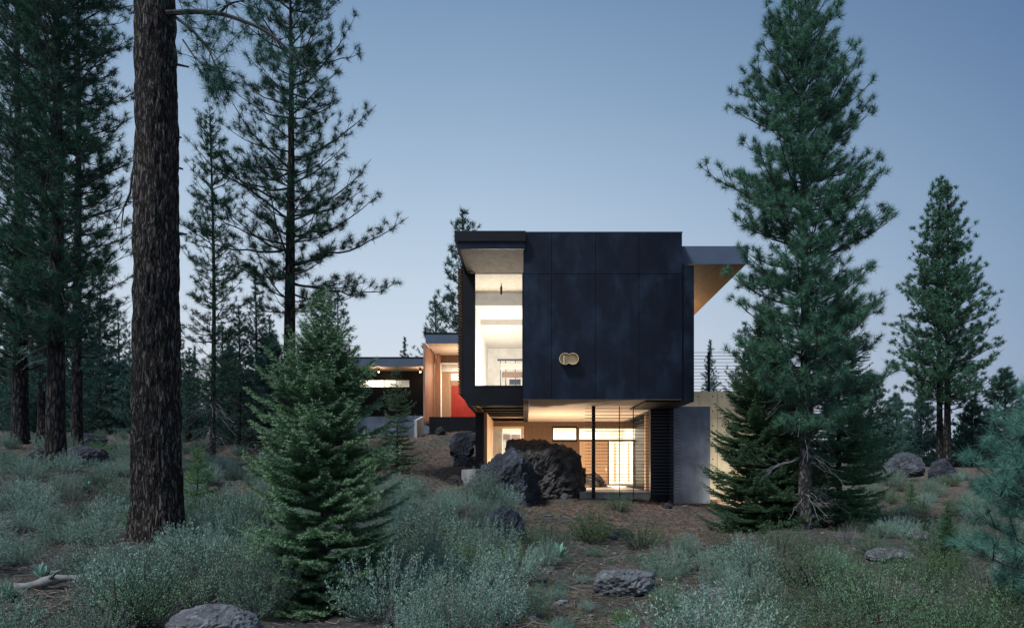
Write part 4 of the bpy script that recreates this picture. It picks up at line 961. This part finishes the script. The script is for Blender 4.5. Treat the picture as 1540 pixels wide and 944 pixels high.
for px_, pyb, Y_, top, k in [(10,655,38,440,1),(48,655,42,420,0),(100,655,40,430,2),(150,655,36,400,0),(178,655,44,455,1),(225,655,40,430,2),(270,655,38,500,0),(292,655,46,520,2),(345,655,44,500,1),
                             (405,655,42,470,0),(430,655,48,520,2),(470,655,42,500,0),(130,655,55,500,2),(15,655,58,480,2),(195,655,56,520,0),(285,668,30,520,0),(335,668,33,480,0),(395,668,31,500,0),(425,668,34,540,0),(20,660,30,540,0),(150,668,32,530,0),(225,662,34,560,0),(455,668,36,560,0),(100,662,34,560,2),(140,664,33,505,3),(185,664,34,540,3),(215,664,32,520,3),(345,672,29,520,3),(280,668,31,560,3),(410,672,30,500,3),(10,662,32,530,3),(60,662,34,520,3),(470,668,33,520,3),(380,670,33,580,3),(310,655,60,560,2),(540,655,50,545,2)]:
    bgt(px_, pyb, Y_, top, k, 'distant dark pine in the wood behind the left trunks', 'distant pines of the left wood', rz=rg.uniform(0,6))
# far wood, one mass
fw = MB(); rgn = np.random.default_rng(17)
for k in range(520):
    Y_ = rgn.uniform(80, 150); X_ = rgn.uniform(-1.1, 1.1)*Y_
    h = rgn.uniform(4.5, 9.0); r_ = h*rgn.uniform(0.12,0.2); zg = float(ground_base(X_, Y_))-0.5
    n = 70; t = rgn.random(n)**0.8; a = rgn.uniform(0,6.28,n); rad = r_*(1-t)*rgn.uniform(0.6,1.1,n)+0.1
    B = np.stack([X_+0.3*rad*np.cos(a), Y_+0.3*rad*np.sin(a), zg+0.8+t*(h-0.8)], 1)
    D = unit(np.stack([np.cos(a), np.sin(a), np.full(n, 0.15)], 1)); fw.leaves(B, D, rad, 0.5+0.5*(1-t), 0, rgn)
    fw.tube([(X_,Y_,zg),(X_,Y_,zg+h)], [0.14,0.03], 4, 1, cap=False)
tag(fw.build('distant_woods', [M['far'], M['twig']]), 'distant conifer wood on the horizon', kind='stuff')

# ------------------------------------------------------------------ shrubs
def sage_mesh(name, seed, R_=0.5, H=0.55, stems=125, lv=64, ll=0.024, lw=0.0078, mat='sage', spread=0.9, tw='deadwood', wig=0.0):
    rng = np.random.default_rng(seed); fm_ = MB(); sm_ = MB(); B = []; D = []
    for i in range(stems):
        a = rng.uniform(0, 6.283); f = math.sqrt(rng.random())*spread; tip = np.array([math.cos(a)*f*R_, math.sin(a)*f*R_, H*(1-0.55*f*f)*rng.uniform(0.5,1.25)])
        b = np.array([math.cos(a)*f*R_*0.22, math.sin(a)*f*R_*0.22, 0.0]); t = np.linspace(0,1,5)
        mid = b + (tip-b)*0.5 + np.array([math.cos(a),math.sin(a),-0.3])*0.12*f*R_ + rng.normal(size=3)*0.03
        P = ((1-t)**2)[:,None]*b + (2*t*(1-t))[:,None]*mid + (t**2)[:,None]*tip
        if wig: P = P + np.cumsum(rng.normal(size=(5,3))*wig, 0)*np.array([1,1,0.5])
        if i % 2 == 0: sm_.tube(P, 0.0045*(1-0.7*t), 3, 0, cap=False)
        u = 1-rng.random(lv)**1.2*0.75; q = np.stack([np.interp(u, t, P[:,c]) for c in range(3)], 1)
        dd = unit(tip-mid); q += rng.normal(size=q.shape)*0.010
        B.append(q); D.append(unit(dd*0.6+rng.normal(size=q.shape)*0.6+np.array([0,0,0.35])))
    B = np.concatenate(B); D = np.concatenate(D); B[:,2] = np.maximum(B[:,2], 0.0)
    fm_.leaves(B, D, ll*rng.uniform(0.7,1.3,len(B)), lw, 0, rng)
    return sm_.mesh(name+'_stem', M[tw]), fm_.mesh(name+'_foliage', M[mat])
def broad_mesh(seed):
    rng = np.random.default_rng(seed); fm_ = MB()
    for i in range(26):
        a = rng.uniform(0,6.28); e = R(rng.uniform(35,80)); ln = rng.uniform(0.18,0.34); w = ln*0.10
        t = np.linspace(0,1,6); d = np.array([math.cos(a)*math.cos(e), math.sin(a)*math.cos(e), math.sin(e)]); s = np.array([-math.sin(a), math.cos(a), 0]); up = np.cross(d, s)
        wd = w*np.sin(np.pi*np.clip(t*0.92+0.08,0,1))**0.8; P = ln*t[:,None]*d - (0.1*ln*t**2)[:,None]*np.array([0,0,1]) + np.array([math.cos(a),math.sin(a),0])*0.02
        V = np.concatenate([P-s*wd[:,None]+up*(0.3*wd)[:,None], P, P+s*wd[:,None]+up*(0.3*wd)[:,None]])
        fm_.add(V, [(k, k+1, 6+k+1, 6+k) for k in range(5)]+[(6+k, 7+k, 13+k, 12+k) for k in range(5)])
    return fm_.mesh('broad_foliage', M['mule'], True)
SG = [sage_mesh('sage_a', 1), sage_mesh('sage_b', 2, H=0.48, stems=135), sage_mesh('sage_c', 3, R_=0.45, H=0.62, stems=140), sage_mesh('sage_d', 4, H=0.5, R_=0.55, stems=140, ll=0.021)]
SD_ = [sage_mesh('brush_a', 5, mat='sage_dark', lv=34, stems=110, H=0.52, tw='twig', ll=0.022), sage_mesh('brush_b', 6, mat='sage_dark', lv=24, stems=130, H=0.55, tw='twig', ll=0.022)]
SGN = [sage_mesh('green_a', 7, mat='green', lv=30, stems=110, H=0.6, tw='twig', ll=0.034, lw=0.012)]
MU = broad_mesh(8)
DRY = [sage_mesh('dry_a', 41, mat='dry', lv=8, stems=230, H=0.42, tw='deadwood', wig=0.035, ll=0.016, lw=0.004), sage_mesh('dry_b', 42, mat='sage_dark', lv=16, stems=220, H=0.46, tw='twig', wig=0.03, ll=0.02, lw=0.007)]
placed = []
def shrub(c, s, rz, meshes, label, group=None, name='sagebrush', cat='shrub', sz=1.0):
    r = empty(name, c-np.array([0,0,0.04*s]), rz); r.scale = (s, s, s*sz)
    for nm, me in zip(('stem', 'foliage'), meshes):
        o = bpy.data.objects.new(nm, me); col.objects.link(o); o.parent = r
    tag(r, label, cat, group); placed.append((c[0], c[1], s*0.5)); return r
def shp(px, py, w, meshes, label, sz=1.0, **kw):
    c = G(px, py); s = w/F*c[1]/0.95
    return shrub(c, s, rg.uniform(0,6.28), meshes, label, sz=sz, **kw)
# hand placed, each told apart
shp(655, 838, 150, SG[0], 'big pale silvery sagebrush left of the blue boulder')
shp(735, 790, 70, SG[1], 'small sagebrush touching the foot of the blue boulder')
shp(818, 832, 100, SD_[0], 'dark green shrub right below the blue boulder', name='shrub')
shp(892, 816, 84, SGN[0], 'bright green leafy shrub before the terrace', name='shrub')
shp(964, 824, 92, SD_[0], 'dark green shrub right of the dark oval rock', name='shrub')
shp(930, 768, 60, SD_[1], 'dry twiggy shrub at the foot of the slat screen', name='shrub', sz=0.9)
shp(1004, 866, 92, SG[3], 'grey sagebrush right of the dark green shrub')
shp(820, 850, 60, SG[2], 'small blue grey sagebrush beside the broad leaved plant')
shp(1130, 905, 110, SG[1], 'grey sagebrush at the foot of the dark fir')
shp(1080, 880, 70, SG[3], 'sagebrush clump behind the half buried brown rock')
shp(1215, 880, 170, DRY[1], 'wide twiggy dark shrub around the base of the tall right pine', name='shrub', sz=0.75)
shp(1060, 946, 120, SG[0], 'sagebrush at the bottom edge right of the flat rock')
shp(700, 915, 180, SG[1], 'wide sagebrush at the bottom centre right of the front fir')
shp(640, 880, 120, SG[2], 'sagebrush wedged against the right side of the front fir')
shp(770, 870, 110, SG[3], 'sagebrush left of the open gravelly ground')
shp(650, 950, 130, SG[0], 'sagebrush at the bottom edge under the front fir')
shp(790, 925, 100, SG[1], 'dark leaning sagebrush left of the gravel at the bottom')
shp(290, 905, 200, SG[3], 'widest sagebrush, in front of the huge trunk')
shp(180, 890, 130, SG[0], 'sagebrush left of the huge trunk base')
shp(370, 890, 110, SG[2], 'sagebrush between the huge trunk and the front fir')
shp(345, 810, 90, SG[1], 'pale sagebrush right behind the yellow green fir sapling')
shp(150, 730, 60, SG[1], 'sagebrush at the foot of the dark lava outcrop')
shp(1330, 800, 70, SD_[0], 'dark shrub on the right slope before the grey boulder', name='shrub')
shp(1400, 745, 50, SG[3], 'small sagebrush below the round dark boulder')
shp(1340, 730, 50, SG[3], 'small sagebrush in front of the wide grey boulder')
for a, b, w_, lb in [(840,838,36,'broad leaved plant left of the bare gravel'), (12,905,52,'broad leaved plant at the bottom left corner'), (128,742,30,'small broad leaved plant among the sage beside the second trunk'), (62,870,40,'broad leaved plant beside the weathered log'), (640,800,28,'broad leaved plant hidden in the sage right of the front fir'), (330,940,36,'broad leaved plant next to the pale rock')]:
    c = G(a, b); o = bpy.data.objects.new('broadleaf_plant', MU); col.objects.link(o); o.location = [float(t) for t in c]; s = w_/F*c[1]/0.42; o.scale = (s,s,s); o.rotation_euler.z = a
    tag(o, lb, 'plant')
# filling
AREAS = {'gap': ('tiny low shrub on the open gravelly ground at the centre', 'tiny shrubs of the open ground'),
         'left': ('grey green sagebrush in the thicket around the huge trunk', 'sagebrush of the left thicket'),
         'mid': ('grey green sagebrush on the slope between front fir and boulder', 'sagebrush between fir and boulder'),
         'right': ('low brush in the dim thicket at the bottom right', 'brush of the right thicket'),
         'slope': ('small sagebrush on the open slope at the right', 'sagebrush of the right slope'),
         'back': ('small sagebrush under the pines at the left', 'sagebrush under the left pines')}
rgs = random.Random(23); cnt = 0
ROCKS = [(o.location.x, o.location.y, max(o.dimensions.x, 0.1)/2) for o in bpy.data.objects if o.get('category') in ('boulder', 'rock')]
for tries in range(9000):
    y = 4.6+ (rgs.random()**1.3)*25; x = (rgs.uniform(-40, 1580)-CX)/F*y
    z = ground(x, y); px_ = CX+x/y*F; py_2 = HY+(EYE-z)/y*F
    if py_2 > 1010: continue
    area = None
    if px_ < 470 and y < 14: area = 'left'
    elif px_ < 770 and px_ >= 470 and y < 15.5: area = 'mid'
    elif px_ > 1010 and py_2 > 835: area = 'right'
    elif px_ > 1270 and py_2 > 715: area = 'slope'
    elif px_ < 420 and y >= 14: area = 'back'
    if not area and 790 < px_ <= 1010 and 820 < py_2 < 990 and rgs.random() < 0.25: area = 'gap'
    if not area: continue
    if y > 19 and rgs.random() < 0.6: continue
    if px_ < 190 and 700 < py_2 < 745 and rgs.random() < 0.5: continue
    if px_ < 130 and 868 < py_2 < 960: continue
    if 560 < px_ < 720 and py_2 < 738 and y > 13: continue
    if area == 'slope' and rgs.random() < 0.35: continue
    s = rgs.uniform(0.7, 1.3) if area in ('left','mid','right') else (rgs.uniform(0.22, 0.42) if area == 'gap' else rgs.uniform(0.6, 1.0))
    k = 0.60 if area in ('left','mid') else (0.64 if area == 'right' else 0.95)
    if any((x-a)**2+(y-b)**2 < ((s*0.5+c_)*k)**2 for a, b, c_ in placed): continue
    if any((x-a)**2+(y-b)**2 < (s*0.3+c_)**2 for a, b, c_ in ROCKS): continue
    if any(b-1.5 < y < b and c_ > 0.12 and abs(x*b/y-a) < c_*0.9+0.25*s for a, b, c_ in ROCKS): continue
    if (x-XX(487,7.3))**2+(y-7.3)**2 < 0.5**2: continue
    if 395 < px_ < 580 and y < 8.2: continue
    if (x-XX(236,9.5))**2+(y-9.5)**2 < 0.55**2: continue
    me_ = rgs.choice(SG) if area in ('left','mid','back') or (area == 'slope' and rgs.random() < 0.5) or (px_ < 1130 and rgs.random() < 0.7) or rgs.random() < 0.12 else rgs.choice(SD_)
    lb, gr = AREAS[area]
    if rgs.random() < 0.13: me_ = rgs.choice(DRY)
    elif rgs.random() < 0.06: me_ = SGN[0]
    shrub(np.array([x,y,z]), s, rgs.uniform(0,6.28), me_, lb, gr, name='sagebrush' if any(me_ is q_ for q_ in SG) else 'brush', sz=rgs.uniform(0.75,1.15)); cnt += 1
print('shrubs', cnt)

# ------------------------------------------------------------------ litter, grass, twigs
def scatter(n, seed, accept, power=1.4, y0=4.6, dy=27):
    rng = np.random.default_rng(seed); y = y0+(rng.random(n)**power)*dy; x = (rng.uniform(-60,1600,n)-CX)/F*y
    keep = accept(CX+x/y*F, y, rng); x, y = x[keep], y[keep]
    z = np.array([ground(a, b) for a, b in zip(x, y)]); return np.stack([x,y,z],1), rng
P, rng = scatter(110000, 31, lambda p, y, r: (((p > 560) & (p < 1120)) | (r.random(len(p)) < 0.25)) & ((y > 13.5) | (r.random(len(p)) < 0.22)), power=1.0)
inside = (P[:,0] > -1.6) & (P[:,0] < 5.6) & (P[:,1] > 20.0); P = P[~inside]
mb = MB(); D = unit(np.stack([rng.normal(size=len(P)), rng.normal(size=len(P)), rng.normal(size=len(P))*0.22+0.05], 1))
P[:,2] += 0.012*rng.random(len(P))
mb.needles(P+np.array([0,0,0.008]), D, rng.uniform(0.05,0.16,len(P))*(0.7+P[:,1]/22), 0.005+P[:,1]*0.0004, 0, rng)
tag(mb.build('pine_straw', M['straw']), 'fallen pine needles covering the bare slope', kind='stuff')
P, rng = scatter(16000, 33, lambda p, y, r: (((p > 760) & (p < 1120) & (y < 15)) | (p < 200) | (r.random(len(p)) < 0.15)), power=1.6, dy=16)
mb = MB()
for q in P:
    a = rng.uniform(0,6.28); ln = rng.uniform(0.06,0.32); m = 4; t = np.linspace(-0.5,0.5,m); d = np.array([math.cos(a), math.sin(a), rng.normal()*0.12])
    mb.tube(q+np.array([0,0,0.018])+ln*t[:,None]*d+rng.normal(size=(m,3))*0.012, rng.uniform(0.002,0.0055), 3, 0, cap=False)
tag(mb.build('fallen_twigs', M['dry']), 'dry grey twigs littering the open ground', kind='stuff')
def gmask(p, y, r):
    c1_ = ((p > 780) & (p < 1020) & (y < 14) & (r.random(len(p)) < 0.35)); c2_ = (p < 260) & (y > 12) & (r.random(len(p)) < 0.5); c3_ = (p > 1250) & (r.random(len(p)) < 0.5)
    return c1_ | c2_ | c3_
P, rng = scatter(5200, 35, gmask, power=1.2, dy=26)
K = 16; B = np.repeat(P, K, 0)+np.random.default_rng(1).normal(size=(len(P)*K,3))*np.array([0.05,0.05,0]); D = unit(rng.normal(size=B.shape)*np.array([0.4,0.4,0.1])+np.array([0,0,1]))
mb = MB(); mb.needles(B, D, rng.uniform(0.05,0.16,len(B)), 0.006, 0, rng)
tag(mb.build('grass', M['grass']), 'short green grass tufts between the stones', kind='stuff')
# weathered log, bottom left
c = G(60, 885); lg = MB(); t = np.linspace(-1, 1, 14)
lg.tube(np.stack([c[0]+t*0.55, c[1]+0.1*t, c[2]+0.06+t*0.07+0.02*np.sin(t*5)], 1), 0.05*(1-0.25*t)+0.012*np.sin(t*9), 9)
lg.tube([(c[0]+0.1,c[1],c[2]+0.1),(c[0]+0.25,c[1]-0.1,c[2]+0.2),(c[0]+0.33,c[1]-0.15,c[2]+0.22)], [0.02,0.014,0.006], 6)
tag(lg.build('log', M['deadwood'], smooth=True), 'weathered grey log on the ground at the bottom left', 'log')
for k, (a, b, ln, an, lb) in enumerate([(930,846,0.5,0.3,'pale bent stick on the grass behind the flat layered rock'), (1080,925,0.6,2.6,'dry stick at the bottom right of the flat rock'), (870,870,0.35,1.1,'short curved stick left of the flat layered rock')]):
    c = G(a, b); t = np.linspace(0,1,7); r2 = np.random.default_rng(k); q = np.stack([c[0]+ln*(t-0.5)*math.cos(an), c[1]+ln*(t-0.5)*math.sin(an), c[2]+0.04+0.05*np.sin(t*3)], 1)+np.cumsum(r2.normal(size=(7,3))*0.01,0)
    m_ = MB(); m_.tube(q, 0.009*(1-0.6*t), 5); m_.tube([q[3], q[3]+np.array([0.08,0.05,0.07]), q[3]+np.array([0.15,0.04,0.10])], [0.006,0.004,0.002], 4)
    tag(m_.build('stick', M['deadwood'], smooth=True), lb, 'stick')

# ------------------------------------------------------------------ lights
def area(name, loc, size, energy, color, rot, sy=None):
    l = bpy.data.lights.new(name, 'AREA'); l.energy = energy; l.color = color; l.size = size
    if sy: l.shape = 'RECTANGLE'; l.size_y = sy
    o = bpy.data.objects.new(name, l); col.objects.link(o); o.location = loc; o.rotation_euler = rot; return o
def point(name, loc, energy, color, r=0.08):
    l = bpy.data.lights.new(name, 'POINT'); l.energy = energy; l.color = color; l.shadow_soft_size = r
    o = bpy.data.objects.new(name, l); col.objects.link(o); o.location = loc; return o
warm = (1.0, 0.90, 0.74); warmer = (1.0, 0.74, 0.50)
area('upper_room_light', (-0.85, 24.5, wz0+0.32), 1.1, 330, (1.0,0.96,0.90), (R(180),0,0), 8.0)
area('lower_room_light', (1.8, 30.5, sof-0.03), 4.8, 560, warm, (0,0,0), 4.5)
point('cantilever_light', (1.1, 23.2, EYE-0.55), 420, warmer)
point('bay_light', (-0.9, 24.6, EYE-0.4), 45, warmer)
point('terrace_light', (3.4, 25.0, EYE-0.5), 90, warmer)
area('side_window_light', (4.45, 25.0, EYE+3.2), 3.0, 230, warmer, (0,R(90+50),0), 6.0)
area('terrace_wall_light', (6.4, 19.6, EYE-0.9), 0.3, 95, (1,0.84,0.60), (R(100),0,0))
point('entry_light', (-3.3, 33.6, ZZ(516,e2)-1.3), 120, warmer, 0.25)
area('entry_room_light', (-3.0, 37.0, ZZ(516,e2)-0.1), 1.5, 200, warm, (0,0,0))
area('wing_room_light', (-8.0, 36.3, ZZ(550.5,e3)+0.05), 1.5, 260, warm, (0,0,0), 5.0)

key_light = bpy.data.lights.new('key_light', 'SUN'); key_light.energy = 3.6; key_light.angle = R(10); key_light.color = (0.95,0.98,0.98)  # no direct sun at dusk; directional light added for contrast on the foliage
so = bpy.data.objects.new('key_light', key_light); col.objects.link(so); so.rotation_euler = (R(36), 0, R(-48))

# ------------------------------------------------------------------ world
w = bpy.data.worlds.new('World'); sc.world = w; w.use_nodes = True; nt = w.node_tree; nt.nodes.clear()
out = N(nt, 'ShaderNodeOutputWorld'); bg = N(nt, 'ShaderNodeBackground', i_Strength=1.0)
sky = N(nt, 'ShaderNodeTexSky'); sky.sky_type = 'NISHITA'; sky.sun_disc = False; sky.sun_elevation = R(3); sky.sun_rotation = R(205); sky.air_density = 1.0; sky.dust_density = 1.0
sk = N(nt, 'ShaderNodeMix', data_type='RGBA', blend_type='MULTIPLY'); sk.inputs[0].default_value = 1.0; L(nt, sky.outputs[0], sk.inputs[6]); sk.inputs[7].default_value = (0.06,0.06,0.06,1)
tc = N(nt, 'ShaderNodeTexCoord'); sx = N(nt, 'ShaderNodeSeparateXYZ'); L(nt, tc.outputs['Generated'], sx.inputs[0])
rp = ramp(nt, sx.outputs['Z'], [(0.0, (0.84,0.84,0.90)), (0.12, (0.73,0.79,0.89)), (0.24, (0.59,0.71,0.85)), (0.34, (0.46,0.60,0.77)), (0.46, (0.31,0.45,0.64)), (0.56, (0.21,0.34,0.53)), (0.72, (0.24,0.34,0.48)), (1.0, (0.40,0.50,0.62))])
# dimmer to the right and to the far left, the afterglow sits left of centre
fl2 = N(nt, 'ShaderNodeVectorMath', operation='MULTIPLY'); fl2.inputs[1].default_value = (1,1,0); L(nt, tc.outputs['Generated'], fl2.inputs[0])
nm2 = N(nt, 'ShaderNodeVectorMath', operation='NORMALIZE'); L(nt, fl2.outputs[0], nm2.inputs[0])
dt = N(nt, 'ShaderNodeVectorMath', operation='DOT_PRODUCT'); dt.inputs[1].default_value = (-0.30, 0.954, 0.0); L(nt, nm2.outputs[0], dt.inputs[0])
az0 = N(nt, 'ShaderNodeMapRange', i_1=0.58, i_2=0.97, i_3=0.0, i_4=1.0); L(nt, dt.outputs['Value'], az0.inputs[0])
az = ramp(nt, az0.outputs[0], [(0.0, (0.40,0.50,0.63)), (1.0, (1.0,1.0,1.0))])
bk = N(nt, 'ShaderNodeMapRange', i_1=0.2, i_2=-0.5, i_3=0.0, i_4=0.45); L(nt, sx.outputs['Y'], bk.inputs[0])
sm_ = N(nt, 'ShaderNodeVectorMath', operation='ADD'); L(nt, az.outputs['Color'], sm_.inputs[0]); L(nt, bk.outputs[0], sm_.inputs[1])
vm = N(nt, 'ShaderNodeVectorMath', operation='MULTIPLY'); L(nt, rp.outputs['Color'], vm.inputs[0]); L(nt, sm_.outputs[0], vm.inputs[1])
ad = N(nt, 'ShaderNodeMix', data_type='RGBA'); ad.inputs[0].default_value = 0.08; L(nt, vm.outputs[0], ad.inputs[6]); L(nt, sk.outputs[2], ad.inputs[7])
L(nt, ad.outputs[2], bg.inputs['Color']); L(nt, bg.outputs[0], out.inputs[0])

# ------------------------------------------------------------------ camera
cam = bpy.data.cameras.new('camera'); co = bpy.data.objects.new('camera', cam); col.objects.link(co); sc.camera = co
co.location = (0,0,EYE); co.rotation_euler = (R(90),0,0)
cam.sensor_width = 36; cam.lens = F/1540*36; cam.shift_x = -20/1540; cam.shift_y = 225/1540; cam.clip_end = 2000; cam.clip_start = 0.1
sc.view_settings.view_transform = 'Standard'; sc.view_settings.look = 'None'; sc.view_settings.exposure = 0; sc.view_settings.gamma = 1
sc.view_settings.use_curve_mapping = False
sc.cycles.max_bounces = 8; sc.cycles.diffuse_bounces = 4; sc.cycles.transparent_max_bounces = 12; sc.cycles.caustics_reflective = False; sc.cycles.caustics_refractive = False
sc.cycles.use_denoising = True; sc.cycles.sample_clamp_indirect = 4.0
